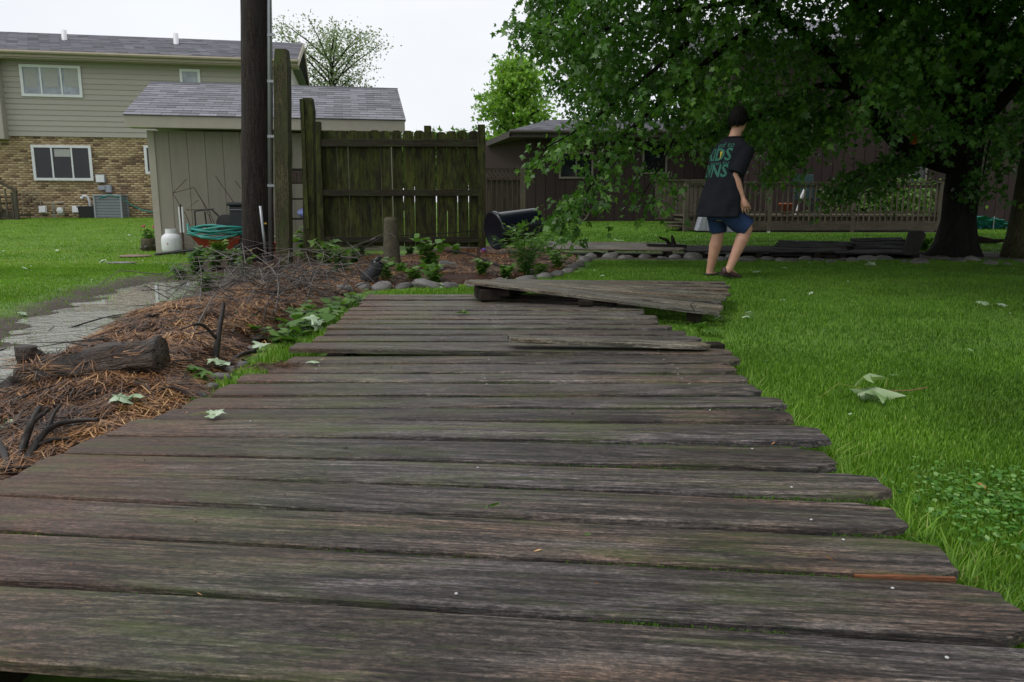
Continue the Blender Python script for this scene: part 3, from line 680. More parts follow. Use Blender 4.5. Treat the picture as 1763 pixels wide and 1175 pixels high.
# ------------------------------------------------------------------ shingled roofs
def shingles(parent, o0, u, s, ulen, slen, expo, tab, rngs, parts=True, cutl=0.0, cutr=0.0, mt=None, lift=.012):
    """rows of tabs on a slope: origin o0 (local), u along eave, s up the slope; cut* = how far a hip eats in over the slope"""
    u = Vector(u).normalized(); s = Vector(s).normalized(); nn = u.cross(s).normalized()
    rows = int(slen/expo); C = []; base = None
    tm = MB().prism([(-tab/2+.003, 0, 0.002), (-tab/2+.003, 0, lift), (-tab/2+.003, expo*1.25, .002)], (tab-.006, 0, 0)).mesh('shingle', mt or SHING)
    V = []; Fc = []; TT = []
    k = 0
    for r in range(rows):
        x0 = cutl*(r*expo/slen); x1 = ulen-cutr*(r*expo/slen)
        x = x0-(tab/2 if r % 2 else 0)
        while x < x1:
            a = max(x, x0); b_ = min(x+tab, x1); x += tab
            if b_-a < .04: continue
            M = Matrix((u, s, nn)).transposed().to_4x4(); M.translation = Vector(o0)+u*((a+b_)/2)+s*(r*expo)+nn*rngs.uniform(0, .003)
            sc = (b_-a)/tab
            if parts and k < 300:
                inst('shingle', tm, parent, M @ Matrix.Diagonal((sc, 1, 1, 1))); k += 1
            else:
                n0 = len(V)
                for v in tm.vertices: V.append(tuple(M @ Vector((v.co.x*sc, v.co.y, v.co.z))))
                for f in tm.polygons: Fc.append([n0+i for i in f.vertices]+[n0+f.vertices[-1]]*(4-len(f.vertices)))
                TT += [rngs.random()]*len(tm.vertices)
    if V:
        mb = MB(); mb.v = V; mb.f = [tuple(dict.fromkeys(f)) for f in Fc]
        o = mb.build('shingle_rows', SHINGT, parent); o['kind'] = 'stuff'
        at_ = o.data.attributes.new('tint', 'FLOAT', 'POINT'); at_.data.foreach_set('value', TT)
def facade_hit(root, ang, px, py, yl=0.0):
    """where a pixel ray meets the plane local-y = yl of a root; returns local (u, z)"""
    M = MW[root.name].inverted(); o = M @ Vector((0, 0, CAMH)); d = M.to_3x3() @ ray(px, py); t = (yl-o.y)/d.y; q = o+d*t; return q.x, q.z
def window(parent, u0, u1, z0, z1, y, ncol, fw=.07, frame=None, panes=None, proud=.05, label=None):
    """frame with mullions as a part, each pane its sub-part, local coords, facing -y"""
    frame = frame or WHITE
    mb = MB()
    mb.box2((u0, y-proud, z0), (u1, y, z0+fw)); mb.box2((u0, y-proud, z1-fw), (u1, y, z1))
    cw = (u1-u0)/ncol
    for i in range(ncol+1):
        x = u0+i*cw; hw = fw*.55 if 0 < i < ncol else fw
        xa_, xb_ = (x, x+hw) if i == 0 else ((x-hw, x) if i == ncol else (x-hw/2, x+hw/2))
        mb.box2((xa_, y-proud+.002, z0+fw), (xb_, y, z1-fw))
    o = mb.build('window', frame, parent)
    if label: o['label'] = label
    for i in range(ncol):
        pm = panes[i] if panes else GLASS
        q = MB().box2((u0+i*cw+fw*.3, y-.012, z0+fw*.8), (u0+(i+1)*cw-fw*.3, y-.004, z1-fw*.8)).build('pane', pm, None); q.parent = o
    return o
A = R(11.5)
# ------------------------------------------------------------------ shed
p = at(275, 435, 14.0)
sh = thing('shed', 'low taupe painted shed with grey shingled roof behind the utility pole', 'shed', (p.x, p.y, -.15), A)
W_, H_, D_ = 4.15, 2.12, 3.6
nbs = 14
bmx = MB().box2((.004, -.018, 0), (W_/nbs-.004, 0, H_)).mesh('siding_board', SHEDW)
for i in range(nbs): inst('siding_board', bmx, sh, Matrix.Translation((i*W_/nbs, 0, 0)))
MB().box2((.03, .002, 0), (W_-.03, D_, H_)).build('wall', SHEDW, sh)
MB().box2((-.05, -.035, 0), (.06, .05, H_)).build('corner_trim', SHEDT, sh)
MB().box2((W_-.06, -.035, 0), (W_+.05, .05, H_)).build('corner_trim', SHEDT, sh)
ov = .42; u0, u1 = -.3, W_+.22; zr = H_+.02; slope = R(20.5); run = 2.25
sv = Vector((0, math.cos(slope), math.sin(slope)))
MB().box2((u0, -ov, zr), (u1, -ov+.04, zr+.19)).build('fascia', SHEDT, sh)
MB().box2((u0+.02, -ov+.04, zr+.01), (u1-.02, .02, zr+.03)).build('soffit', SHEDT, sh)
e0 = Vector((u0-.02, -ov-.02, zr+.19)); sl = run/math.cos(slope)
mb = MB(); mb.prism([e0, e0+sv*sl, e0+sv*sl+Vector((0, run, -run*math.tan(slope))), e0+Vector((0, 2*run, -.06)), ], (u1-u0+.04, 0, 0)); mb.build('roof', SHING, sh)
shingles(sh, e0+Vector((0, 0, .004)), (1, 0, 0), sv, u1-u0+.04, sl, .16, .3, random.Random(2))
mb = MB(); c = e0+sv*sl; mb.box2((c.x, c.y-.08, c.z-.02), (c.x+u1-u0+.04, c.y+.08, c.z+.012)); mb.build('ridge_cap', SHING, sh)
# ------------------------------------------------------------------ beige and brick house at the left
p = at(150, 375, 27.0)
HA = R(11.5)
hs = thing('two_storey_house', 'two-storey house with beige lap siding above tan brick and a grey roof', 'house', (p.x, p.y, .15), HA)
uR = facade_hit(hs, HA, 508, 300)[0]; uL = -9.5
zS = facade_hit(hs, HA, 130, 236)[1]; zE = facade_hit(hs, HA, 100, 106)[1]
MB().box2((uL, .05, -.3), (uR, 9, zS)).build('brick_core', MORTAR, hs)
C = []; S_ = []; g = np.random.default_rng(31); row = 0; z = -.1
while z < zS-.06:
    x = uL+(.11 if row % 2 else 0)
    while x < uR-.1:
        C.append((x+.105, .045+g.uniform(-.004, .004), z+.034)); S_.append((.205, .03, .062)); x += .215
    z += .075; row += 1
C = np.array(C); tt = np.clip(.62+.25*g.normal(size=len(C))-.5*(fbm(C[:, 0], C[:, 2]*2.5, 1.6) > .56)*g.random(len(C)), 0, 1)
V, F, T_ = boxes_np(C, S_, tt); tag(obj_np('bricks', V, F, BRICK, hs, tint=T_), kind='stuff')
MB().box2((uL, .02, zS), (uR, 9, zE)).build('upper_wall', SIDING, hs)
nc = 14; hc = (zE-zS)/nc
cm_ = MB().prism([(uL, .02, 0), (uL, -.035, 0), (uL, -.012, hc-.002), (uL, .02, hc-.002)], (uR-uL, 0, 0)).mesh('siding_board', SIDING)
for i in range(nc): inst('siding_board', cm_, hs, Matrix.Translation((0, 0, zS+i*hc)))
# eave, gutter, roof
MB().box2((uL-.5, -.55, zE-.02), (uR+.3, .0, zE+.02)).build('soffit', TANTRIM, hs)
MB().box2((uL-.5, -.6, zE+.021), (uR+.3, -.56, zE+.2)).build('fascia', TANTRIM, hs)
MB().tube([(uL-.5, -.66, zE+.16), (uR+.3, -.66, zE+.16)], .06, 8).build('gutter', TANTRIM, hs)
rs = R(17); rv = Vector((0, math.cos(rs), math.sin(rs))); e0 = Vector((uL-.5, -.68, zE+.21)); sl = 4.6; W2 = uR+.3-(uL-.5)
mb = MB(); rr_ = sl*math.cos(rs); rh = sl*math.sin(rs)
A0 = e0; A1 = e0+Vector((W2, 0, 0)); B0 = e0+Vector((3.3, rr_, rh)); B1 = A1+Vector((0, rr_, rh)); C0 = e0+Vector((0, 2*rr_, 0)); C1 = A1+Vector((0, 2*rr_, 0))
mb.v = [tuple(v) for v in (A0, A1, B0, B1, C0, C1)]; mb.f = [(0, 1, 3, 2), (0, 2, 4), (2, 3, 5, 4), (0, 4, 5, 1)]; mb.build('roof', SHING, hs)
shingles(hs, e0+Vector((0, 0, .004)), (1, 0, 0), rv, W2, sl, .16, .33, random.Random(3), parts=False, cutl=3.3)
# gable end wall, rake board
mb = MB(); mb.prism([(uR, 0.02, zE-.3), (uR, 8.4, zE-.3), (uR, 8.4, zE+.1), (uR, rr_-.66, zE+rh), (uR, .02, zE+.1)], (-.1, 0, 0)); mb.build('gable_wall', SIDING, hs)
for s in (0, 1):
    a = A1 if s == 0 else C1; mb = MB(); d_ = Vector((0, 0, -.22)); mb.prism([a, B1, B1+d_, a+d_], (.04, 0, 0)); mb.build('rake_board', TANTRIM, hs)
def hwin(x0, y0, x1, y1, n, panes, label):
    a = facade_hit(hs, HA, x0, y1, -.05); b_ = facade_hit(hs, HA, x1, y0, -.05); return window(hs, a[0], b_[0], a[1], b_[1], -.03, n, .085, panes=panes, label=label)
hwin(38, 114, 138, 166, 3, [GLASSB]*3, 'upper triple window with pale curtained panes')
_w = [o for o in hs.children if o.name.startswith('window')][-1]
for x0_, x1_ in ((44, 62), (76, 98), (112, 133)):
    a = facade_hit(hs, HA, x0_, 150, -.05); b_ = facade_hit(hs, HA, x1_, 119, -.05); q = MB().box2((a[0], -.05, a[1]), (b_[0], -.043, b_[1])).build('curtain', CURT, None); q.parent = _w
hwin(312, 120, 344, 166, 1, [GLASSB], 'narrow upper window half hidden by the shed roof')
wn = hwin(59, 251, 156, 311, 3, [GLASS]*3, 'ground floor triple window with dark panes and a white valance')
a = facade_hit(hs, HA, 94, 270, -.05); b_ = facade_hit(hs, HA, 120, 254, -.05)
q = MB().box2((a[0], -.052, a[1]), (b_[0], -.046, b_[1]-.06)).build('blind', CURT, None); q.parent = wn
hwin(251, 251, 285, 300, 1, [GLASS], 'lower window at the edge of the shed')
for (x_, y_, hh) in ((112, 78, .32), (304, 84, .34)):
    u_, z_ = facade_hit(hs, HA, x_, y_, 2.0)
    mb = MB(); mb.lathe([(.3, 0), (.3, .04), (.12, .16), (.09, .2), (.09, .3+hh)], 10, (u_, 2.0, z_-.12)); mb.build('roof_vent', WHITE, hs, smooth=True)
u_, z_ = facade_hit(hs, HA, 334, 84, 2.3); mb = MB(); mb.box((u_, 2.3, z_+.02), (.9, .5, .2)); mb.box((u_, 2.3, z_+.14), (.96, .55, .05)); mb.build('skylight', GREYM, hs, bevel=.01)
u_, z_ = facade_hit(hs, HA, 0, 215, -.3); mb = MB(); mb.box2((u_-.8, -.4, z_-.45), (u_+.12, 0, z_+2.2)); mb.build('bay_corner', SIDING, hs)
def hbox(x0, y0, x1, y1, d, mt, name, label, cat, bev=.01):
    a = facade_hit(hs, HA, x0, y1, -.02); b_ = facade_hit(hs, HA, x1, y0, -.02); M = MW[hs.name]
    c = M @ Vector(((a[0]+b_[0])/2, -.02-d/2, a[1])); t = thing(name, label, cat, c, HA)
    return t, (b_[0]-a[0]), (b_[1]-a[1])
for (r_, nm, lb_) in (((167, 301, 182, 315), 'meter_box', 'large pale utility box on the brick wall'), ((171, 320, 183, 328), 'junction_box', 'small flat junction box under the pale utility box'), ((184, 319, 193, 332), 'disconnect_box', 'narrow grey disconnect box above the air conditioner')):
    t, w_, h_ = hbox(*r_, .14, GREYM, nm, lb_, 'utility box')
    MB().box2((-w_/2, -.07, 0), (w_/2, .07, h_)).build('case', GREYM, t, bevel=.015); MB().box2((-w_/2+.02, -.085, .02), (w_/2-.02, -.072, h_-.02)).build('cover', WHITE if nm == 'meter_box' else GREYM, t)
# air conditioner
t, w_, h_ = hbox(177, 338, 218, 377, .75, GREYM, 'air_conditioner', 'grey louvred air conditioner unit against the brick wall', 'air conditioner')
MB().box2((-w_/2+.02, -.36, 0), (w_/2-.02, .36, h_)).build('core', BLACKP, t)
lm = MB().box2((-w_/2, -.39, 0), (w_/2, .39, .03)).mesh('louver', GREYM)
for i in range(int(h_/.05)): inst('louver', lm, t, Matrix.Translation((0, 0, .01+i*.05)))
for sx in (-1, 1):
    for sy in (-1, 1): MB().box((sx*(w_/2), sy*.39, h_/2), (.05, .05, h_)).build('corner_post', GREYM, t)
MB().box((0, 0, h_+.02), (w_+.06, .84, .05)).build('top_cover', GREYM, t, bevel=.01)
# black box with white pipe
t, w_, h_ = hbox(145, 357, 176, 375, .6, BLACKP, 'black_tub', 'black plastic tub under a white vent pipe by the brick wall', 'tub')
MB().prism([(-w_/2+.03, -.28, 0), (w_/2-.03, -.28, 0), (w_/2, -.3, h_), (-w_/2, -.3, h_)], (0, .56, 0)).build('body', BLACKP, t, bevel=.01); MB().box((0, 0, h_+.015), (w_+.05, .64, .04)).build('rim', BLACKP, t)
t, w_, h_ = hbox(147, 336, 158, 358, .12, WHITE, 'vent_pipe', 'white bent plastic vent pipe above the black tub', 'pipe')
MB().tube([(.06, 0, -.3), (.05, 0, .2), (.0, -.02, .36), (-.1, -.05, .4), (-.16, -.06, .33)], .045, 8).build('elbow_pipe', WHITE, t, smooth=True)
MB().tube([(-.155, -.06, .345), (-.175, -.062, .3)], .06, 8).build('collar', WHITE, t, smooth=True)
# gas meter
t, w_, h_ = hbox(82, 348, 122, 377, .3, GREYM, 'gas_meter', 'tan gas meter with bent pipes on the brick wall', 'gas meter')
MB().tube([(-w_/2, 0, .45), (-w_/2, -.05, .52), (w_*.3, -.05, .55), (w_*.3, -.05, .35)], .025, 6).build('pipe', TANTRIM, t)
MB().box((w_*.15, -.05, .25), (.22, .16, .3)).build('case', TANTRIM, t, bevel=.03); MB().lathe([(.1, 0), (.1, .03), (.02, .05)], 12, (w_*.15, -.14, .28), Matrix.Rotation(R(90), 3, 'X')).build('dial', WHITE, t)
MB().tube([(-.1, -.05, -.05), (-.1, -.05, .5)], .025, 6).build('riser', GALV, t)
for x_, nm in ((74, 'left of the gas meter'), (131, 'between the gas meter and the black tub')):
    t, w_, h_ = hbox(x_-5, 352, x_+5, 366, .12, WHITE, 'dryer_vent', 'small white hooded vent on the brick wall '+nm, 'vent')
    MB().prism([(-w_/2, -.06, 0), (-w_/2, .06, 0), (-w_/2, .06, h_*.7), (-w_/2, -.02, h_*.7)], (w_, 0, 0)).build('hood', WHITE, t, bevel=.01)
    MB().box((0, .05, h_*.35), (w_*1.2, .02, h_*.9)).build('flange', WHITE, t)
# white arched garden edging
t, w_, h_ = hbox(42, 326, 68, 378, .06, WHITE, 'wire_trellis', 'thin white arched wire trellis beside the wooden steps', 'trellis')
for i in range(5):
    x0 = -w_/2+i*w_/5; mb = MB(); mb.tube([(x0, 0, 0), (x0, 0, h_*.8), (x0+w_/10, 0, h_*.95), (x0+w_/5, 0, h_*.8), (x0+w_/5, 0, 0)], .012, 5); mb.build('hoop', TANTRIM, t)
# teal hose along wall
pts = [facade_hit(hs, HA, *q, -.35) for q in ((178, 342), (195, 336), (213, 340), (225, 352), (245, 362), (268, 366), (285, 369))]
mb = MB(); mb.tube([MW[hs.name] @ Vector((a[0], -.45-.35*(i in (0, 1, 2)), a[1])) for i, a in enumerate(pts)], .022, 6); o = mb.build('garden_hose', TEAL, None, smooth=True)
tag(o, 'teal hose draped over the air conditioner and along the brick wall', 'hose')
# wooden steps far left
c = at(34, 378, 25.4); t = thing('wooden_steps', 'brown wooden steps with railing at the left edge by the brick house', 'stairs', (c.x, 25.4, surf(c.x, 25.4)), HA)
for i in range(4): MB().box((-.1-i*.27, .3, .13+i*.19), (.3, 1.2, .05)).build('tread', DECKX, t)
for x_, z_ in ((.05, .9), (-.5, 1.25), (-1.0, 1.6)): MB().box((x_, -.3, z_/2), (.1, .1, z_)).build('post', DECKR, t)
MB().prism([(.12, -.36, .93), (-1.1, -.36, 1.65), (-1.1, -.36, 1.56), (.12, -.36, .84)], (0, .12, 0)).build('handrail', DECKX, t)
for i in range(6): MB().box((-.05-i*.17, -.3, .45+i*.1), (.04, .04, .8+i*.02)).build('baluster', DECKR, t)
MB().prism([(.1, -.25, 0), (-1.1, -.25, 0), (-1.1, -.25, .75), (.1, -.25, .12)], (0, .04, 0)).build('stringer', DECKX, t)
# ------------------------------------------------------------------ brown house behind the maple
BY_ = 25.0
bh = thing('brown_house', 'low dark brown board-sided house with a grey hip roof behind the maple', 'house', (at(905, 378, BY_).x, BY_, .1))
X0 = bh.location.x
zE = at(900, 232, BY_).z-.1; WB = 16.0
bw_ = .31; nB = int(WB/bw_)
bmx = MB().box2((.008, -.02, 0), (bw_-.008, 0, zE)).mesh('siding_board', BROWN)
for i in range(nB): inst('siding_board', bmx, bh, Matrix.Translation((i*bw_, 0, 0)))
MB().box2((0, .002, 0), (WB, 7, zE)).build('wall', BROWN, bh)
MB().prism([(0, .002, 0), (-1.6, 3.2, 0), (-1.6, 3.2, zE), (0, .002, zE)], (.1, .1, 0)).build('side_wall', BROWN, bh)
# roof: eave front at y=-.7, left eave going back-left
ez = zE+.02
E1 = Vector((at(877, 226, BY_-.7).x-X0, -.7, at(877, 226, BY_-.7).z-.1)); xr_ = 8.0
E2 = Vector((xr_, -.7, E1.z)); Rg1 = Vector((at(948, 207, BY_+2.8).x-X0, 2.8, at(948, 207, BY_+2.8).z-.1)); Rg2 = Vector((xr_, 2.8, Rg1.z)); E0 = Vector((at(837, 243, BY_+2.4).x-X0, 2.4, at(837, 243, BY_+2.4).z-.1))
mb = MB(); mb.v = [tuple(v) for v in (E1, E2, Rg1, Rg2, E0, Vector((E0.x+.5, 6, E0.z)), Vector((xr_, 6.5, E1.z)))]
mb.f = [(0, 1, 3, 2), (0, 2, 4), (2, 3, 6, 5), (2, 5, 4)]; mb.build('roof', SHING, bh)
sv = (Rg1-E1); up_ = Vector((0, sv.y, sv.z)); shingles(bh, E1+Vector((0, 0, .004)), (1, 0, 0), up_, xr_-E1.x, up_.length, .16, .33, random.Random(4), parts=False, cutl=Rg1.x-E1.x)
d_ = Vector((0, 0, -.16))
MB().prism([E1, E2, E2+d_, E1+d_], (0, .04, 0)).build('fascia', BROWNT, bh); MB().prism([E1, E0, E0+d_, E1+d_], (.05, .0, 0)).build('fascia', BROWNT, bh)
MB().prism([E1+d_, E2+d_, Vector((xr_, .01, E1.z-.16)), Vector((0, .01, E1.z-.16)), E0+d_+Vector((.5, 0, 0)), E0+d_], (0, 0, -.02)).build('soffit', BROWNT, bh)
MB().tube([E1+Vector((0, -.06, -.02)), E2+Vector((0, -.06, -.02))], .055, 8).build('gutter', BROWNT, bh)
# taller right wing
MB().box2((6.0, -1.2, 0), (WB+2, 6, 5.2)).build('upper_wall', BROWN, bh)
tallm = MB().box2((.008, -.02, 0), (.302, 0, 5.2)).mesh('siding_board', BROWN)
for i in range(int((WB-4)/.31)): inst('siding_board', tallm, bh, Matrix.Translation((6.0+i*.31, -1.2, 0)))
MB().prism([(5.4, -1.9, 5.15), (5.4, 2.4, 6.6), (5.4, 6.7, 5.15)], (WB-2, 0, 0)).build('roof', SHING, bh)
def bwin(x0, y0, x1, y1, n, yl, panes=None, label=None):
    a = facade_hit(bh, 0, x0, y1, yl); b_ = facade_hit(bh, 0, x1, y0, yl); return window(bh, a[0], b_[0], a[1], b_[1], yl, n, .06, frame=GREYB, panes=panes, proud=.04, label=label)
GREYB = plain('grey_brown_frame', (.16, .14, .12), .6)
bwin(962, 262, 1022, 308, 2, -.03, label='two-pane window seen past the drooping leaves'); bwin(1105, 240, 1150, 300, 1, -.03); bwin(1378, 200, 1400, 246, 1, -1.24, [GLASSB], 'small pale window glimpsed through the crown')
bwin(1560, 250, 1600, 340, 1, -1.24)
# wagon wheel against the wall
c = at(990, 361, 24.8); wh = thing('wagon_wheel', 'old grey wooden wagon wheel leaning on the brown house wall', 'wheel', c, 0, rot=(R(82), 0, 0)); r_ = 24/1345*24.8
mb = MB(); k = 24; mb.tube([(r_*math.cos(2*math.pi*i/k), r_*math.sin(2*math.pi*i/k), 0) for i in range(k+1)], .025, 6); mb.build('rim', PANEL, wh)
MB().lathe([(.07, -.08), (.07, .08)], 12).build('hub', PANEL, wh)
for i in range(12): a = 2*math.pi*i/12; MB().tube([(0, 0, 0), (r_*math.cos(a), r_*math.sin(a), 0)], .016, 5).build('spoke', PANEL, wh)
# gate with lattice top
GY_ = 20.0; a = at(838, 383, GY_); b_ = at(905, 290, GY_)
gt = thing('garden_gate', 'weathered brown gate with a lattice strip along its top, right of the mossy fence', 'gate', (a.x, GY_, a.z)); gw = b_.x-a.x; gh = b_.z-a.z
for i in range(7): MB().box2((i*gw/7.6+.01, 0, 0), ((i+1)*gw/7.6-.01, .02, gh*.78)).build('board', GATEW, gt)
MB().box2((-.05, -.04, gh*.78), (gw, .0, gh*.83)).build('rail', GATEW, gt); MB().box2((-.05, -.04, gh-.06), (gw, 0, gh)).build('rail', GATEW, gt)
MB().box2((gw-.13, -.06, 0), (gw, .06, gh+.03)).build('post', DECKR, gt, bevel=.01)
for i in range(9):
    for s in (-1, 1):
        x = i*(gw-.15)/8; z0, z1 = gh*.83, gh-.06; mb = MB(); mb.tube([(x, -.02-s*.006, z0 if s > 0 else z1), (min(x+.14, gw-.1), -.02-s*.006, z1 if s > 0 else z0)], .009, 4); mb.build('lattice_slat', GATEW, gt)
# ------------------------------------------------------------------ deck
DY = 20.0
xa, xb = at(1180, 380, DY).x, at(1615, 380, DY).x; zT = at(1400, 313, DY).z; zD = at(1400, 372, DY).z; zBm = at(1400, 386, DY).z
dk = thing('wooden_deck', 'raised grey wooden deck with baluster railing behind the maple trunk', 'deck', (xa, DY, 0)); dw = xb-xa
MB().box2((0, 0, zD-.22), (dw-.0, .05, zD-.02)).build('rim_board', DECKX, dk)
MB().box2((-.02, -.05, zBm-.16), (dw, -.01, zD-.13)).build('skirt_board', DECKX, dk)
for i in range(26): MB().box2((.0+i*dw/26+.005, -.04, zD-.02), ((i+1)*dw/26-.005, 3.6, zD+.015)).build('deck_board', DECKX, dk)
MB().box2((-.02, -.06, zT-.04), (dw+.02, .08, zT)).build('top_rail', DECKX, dk); MB().box2((0, -.02, zT-.16), (dw, .02, zT-.08)).build('rail', DECKX, dk); MB().box2((0, -.02, zD+.06), (dw, .02, zD+.12)).build('rail', DECKX, dk)
bal = MB().box2((-.018, -.045, zD-.2), (.018, -.021, zT-.04)).mesh('baluster', DECKR)
for i in range(46): inst('baluster', bal, dk, Matrix.Translation((.08+i*(dw-.2)/45, 0, 0)))
for x in (0, dw*.33, dw*.66, dw): MB().box2((x-.05, -.055, -.1), (x+.05, .06, zT-.045)).build('post', DECKR, dk)
for x in (dw*.16, dw*.5, dw*.83): MB().box2((x-.06, .4, -.1), (x+.06, .52, zD-.22)).build('support_post', DECKR, dk)
# left side solid panelled part of railing
a = at(1128, 312, 21.5); dl = thing('deck_railing', 'grey close-boarded railing section left of the walking person', 'railing', (a.x, 21.5, surf(a.x, 21.5))); z1 = a.z-surf(a.x, 21.5); lw = at(1215, 312, 21.5).x-a.x
for i in range(13): MB().box2((i*lw/13+.008, 0, .25), ((i+1)*lw/13-.008, .02, z1)).build('board', DECKR, dl)
MB().box2((-.03, -.03, z1), (lw, .05, z1+.04)).build('top_rail', DECKX, dl)
# steps
c = at(1180, 390, 20.6); st = thing('deck_steps', 'short flight of dark wooden steps beside the hosta', 'stairs', (c.x, 20.6, surf(c.x, 20.6)))
for i in range(3): MB().box((-.25+i*.25, .1, .12+i*.17), (.34, .9, .045)).build('tread', DECKX, st)
MB().prism([(-.35, -.4, 0), (.5, -.4, 0), (.5, -.4, .5), (.4, -.4, .5)], (0, .05, 0)).build('stringer', DARKW, st)
a = at(1200, 398, 19.6); b_ = at(1282, 370, 19.6); o = MB(); t = thing('foam_cover', 'pale grey ribbed cover standing on the lawn behind the walking person', 'cover', (a.x, 19.6, a.z))
MB().prism([(0, 0, 0), (b_.x-a.x, 0, -.05), (b_.x-a.x-.15, 0, b_.z-a.z), (.12, 0, b_.z-a.z+.03)], (0, .5, 0)).build('panel', plain('pale_grey_plastic', (.36, .37, .45)), t, bevel=.02)
for i in range(6): MB().box2((.15+i*.18, -.015, .03), (.2+i*.18, -.001, b_.z-a.z-.05)).build('rib', plain('pale_grey_rib', (.4, .41, .5)), t) if i == 0 else MB().box2((.15+i*.18, -.015, .03), (.2+i*.18, -.001, b_.z-a.z-.05)).build('rib', bpy.data.materials['pale_grey_rib'], t)
# deck furniture
c = at(1385, 372, 21.2); ch = thing('deck_chair', 'dark teal patio chair on the deck behind the railing', 'chair', (c.x, 21.2, zD+.02)); TL = plain('dark_teal_plastic', (.008, .04, .042))
MB().box((0, 0, .42), (.55, .5, .05)).build('seat', TL, ch, bevel=.01); MB().box((0, .24, .75), (.55, .05, .62), Matrix.Rotation(-.15, 3, 'X')).build('backrest', TL, ch, bevel=.02)
for sx in (-1, 1):
    for sy in (-1, 1): MB().tube([(sx*.24, sy*.2, .42), (sx*.27, sy*.24, 0)], .018, 6).build('leg', TL, ch)
    MB().box((sx*.29, 0, .62), (.05, .5, .03)).build('armrest', TL, ch)
c = at(1384, 345, 20.7); um = thing('folded_umbrella', 'closed patio umbrella with a white tip leaning over the deck railing', 'umbrella', (c.x-.1, 20.7, zD+.02))
MB().tube([(-.1, 0, 0), (.02, 0, .45)], .02, 8).build('pole', WHITE, um); MB().lathe([(.02, 0), (.05, .08), (.035, .35), (.015, .42)], 10, (.0, 0, .35), Matrix.Rotation(.35, 3, 'Y')).build('canopy', WHITE, um, smooth=True)
c = at(1353, 355, 21.0); pt = thing('clay_pot', 'orange clay pot standing on the deck', 'pot', (c.x, 21, zD+.02)); MB().lathe([(.12, 0), (.17, .25), (.19, .25), (.19, .3), (.16, .3), (.14, .1)], 14).build('pot', plain('terracotta', (.3, .08, .03)), pt, smooth=True); MB().lathe([(.15, .27), (.0, .28)], 12).build('soil', ROTW, pt)
# teal netting and white doorway bits at right
c0 = at(1672, 385, 21); TN = plain('teal_net', (.03, .25, .26)); nt_ = thing('teal_netting', 'teal mesh netting draped over plants right of the trunk', 'netting', (c0.x, 21, surf(c0.x, 21)))
mb = MB(); nn_ = 14
for i in range(nn_+1):
    for j in range(5):
        mb.v.append((i*.09, .15*math.sin(i*1.3+j)+j*.12, max(.0, .42*(1-i/nn_*.55)*(1-(j/4)**2))+.03*math.sin(i*2.1)))
for i in range(nn_):
    for j in range(4): mb.f.append((i*5+j, i*5+5+j, i*5+6+j, i*5+1+j))
mb.build('mesh_sheet', TN, nt_); 
for i in range(3): MB().tube([(.1+i*.5, .0, 0), (.1+i*.5, 0, .45-i*.08)], .012, 6).build('stake', GALV, nt_)
# ------------------------------------------------------------------ trees
def crown_np(P, D, S, T, mt, g, root, curl=.3, name='crown', tint=None, up=.5):
    o = leaves(name, P, D, S, T, mt, g, root, curl, tint, up); return o
def limb(mb, pts, r0, r1, seg=8, jit=.06, sub=5):
    pts = [Vector(p) for p in pts]; out = []
    for i in range(len(pts)-1):
        a = pts[max(i-1, 0)]; b_ = pts[i]; c = pts[i+1]; d = pts[min(i+2, len(pts)-1)]
        for k in range(sub):
            t = k/sub; out.append(.5*((2*b_)+(-a+c)*t+(2*a-5*b_+4*c-d)*t*t+(-a+3*b_-3*c+d)*t**3))
    out.append(pts[-1]); m = len(out)
    mb.tube(out, [r0+(r1-r0)*i/(m-1) for i in range(m)], seg, jit=jit); return out
TX, TY = at(1642, 440, 11.2).x, 11.2
mt_ = thing('maple_tree', 'big spreading maple with a dark thick trunk and drooping wet green leaves', 'tree', (TX, TY, 0))
mb = MB(); k = 18; z0 = -.05
prof = [(.42, -.05), (.34, .05), (.27, .2), (.235, .5), (.22, .9), (.22, 1.2), (.25, 1.45), (.22, 1.8), (.2, 2.4), (.17, 3.2), (.14, 4.2), (.1, 5.5), (.06, 7)]
trunk_pts = [Vector((TX+.02*math.sin(z*2), TY, z)) for r, z in prof]
mb.tube(trunk_pts, [r for r, z in prof], 20, jit=.07)
fork = Vector((TX-.1, TY, 1.25))
LIMBS = []
def L_(pts, r0, r1): LIMBS.append(limb(mb, pts, r0, r1))
L_([fork, at(1570, 262, 11.0), at(1505, 200, 10.8), at(1440, 110, 10.5), at(1330, 20, 10), at(1200, -60, 9.5)], .14, .04)
L_([at(1470, 150, 10.7), at(1400, 150, 10.4), at(1330, 190, 10.2), at(1200, 240, 10.0)], .05, .012)
L_([fork+Vector((0, 0, .5)), at(1560, 80, 10.8), at(1400, -40, 10.2), at(1150, -80, 9.6), at(980, -20, 9.2)], .1, .02)
L_([at(1330, 20, 10), at(1200, 120, 9.8), at(1080, 230, 9.4), at(1010, 330, 9.2), at(950, 392, 9.0)], .045, .006)
L_([at(1200, 60, 9.7), at(1090, 150, 9.4), at(1000, 220, 9.2), at(910, 270, 9.0)], .03, .005)
L_([at(1330, 0, 9.8), at(1150, 20, 9.3), at(1000, 60, 9.0), at(880, 50, 8.9)], .04, .005)
L_([at(1480, 160, 10.6), at(1380, 220, 10.6), at(1330, 300, 10.4)], .03, .006)
L_([at(1600, 255, 11.2), at(1540, 270, 10.9), at(1450, 320, 10.6)], .025, .006)
L_([fork+Vector((.1, 0, .2)), at(1720, 180, 10.9), at(1850, 60, 10.5), at(2050, 40, 10)], .12, .03)
L_([fork+Vector((.1, 0, .6)), at(1720, 60, 12.2), at(1800, -120, 13)], .1, .03)
L_([fork+Vector((0, 0, .8)), at(1560, 30, 12.5), at(1450, -100, 13.5)], .1, .03)
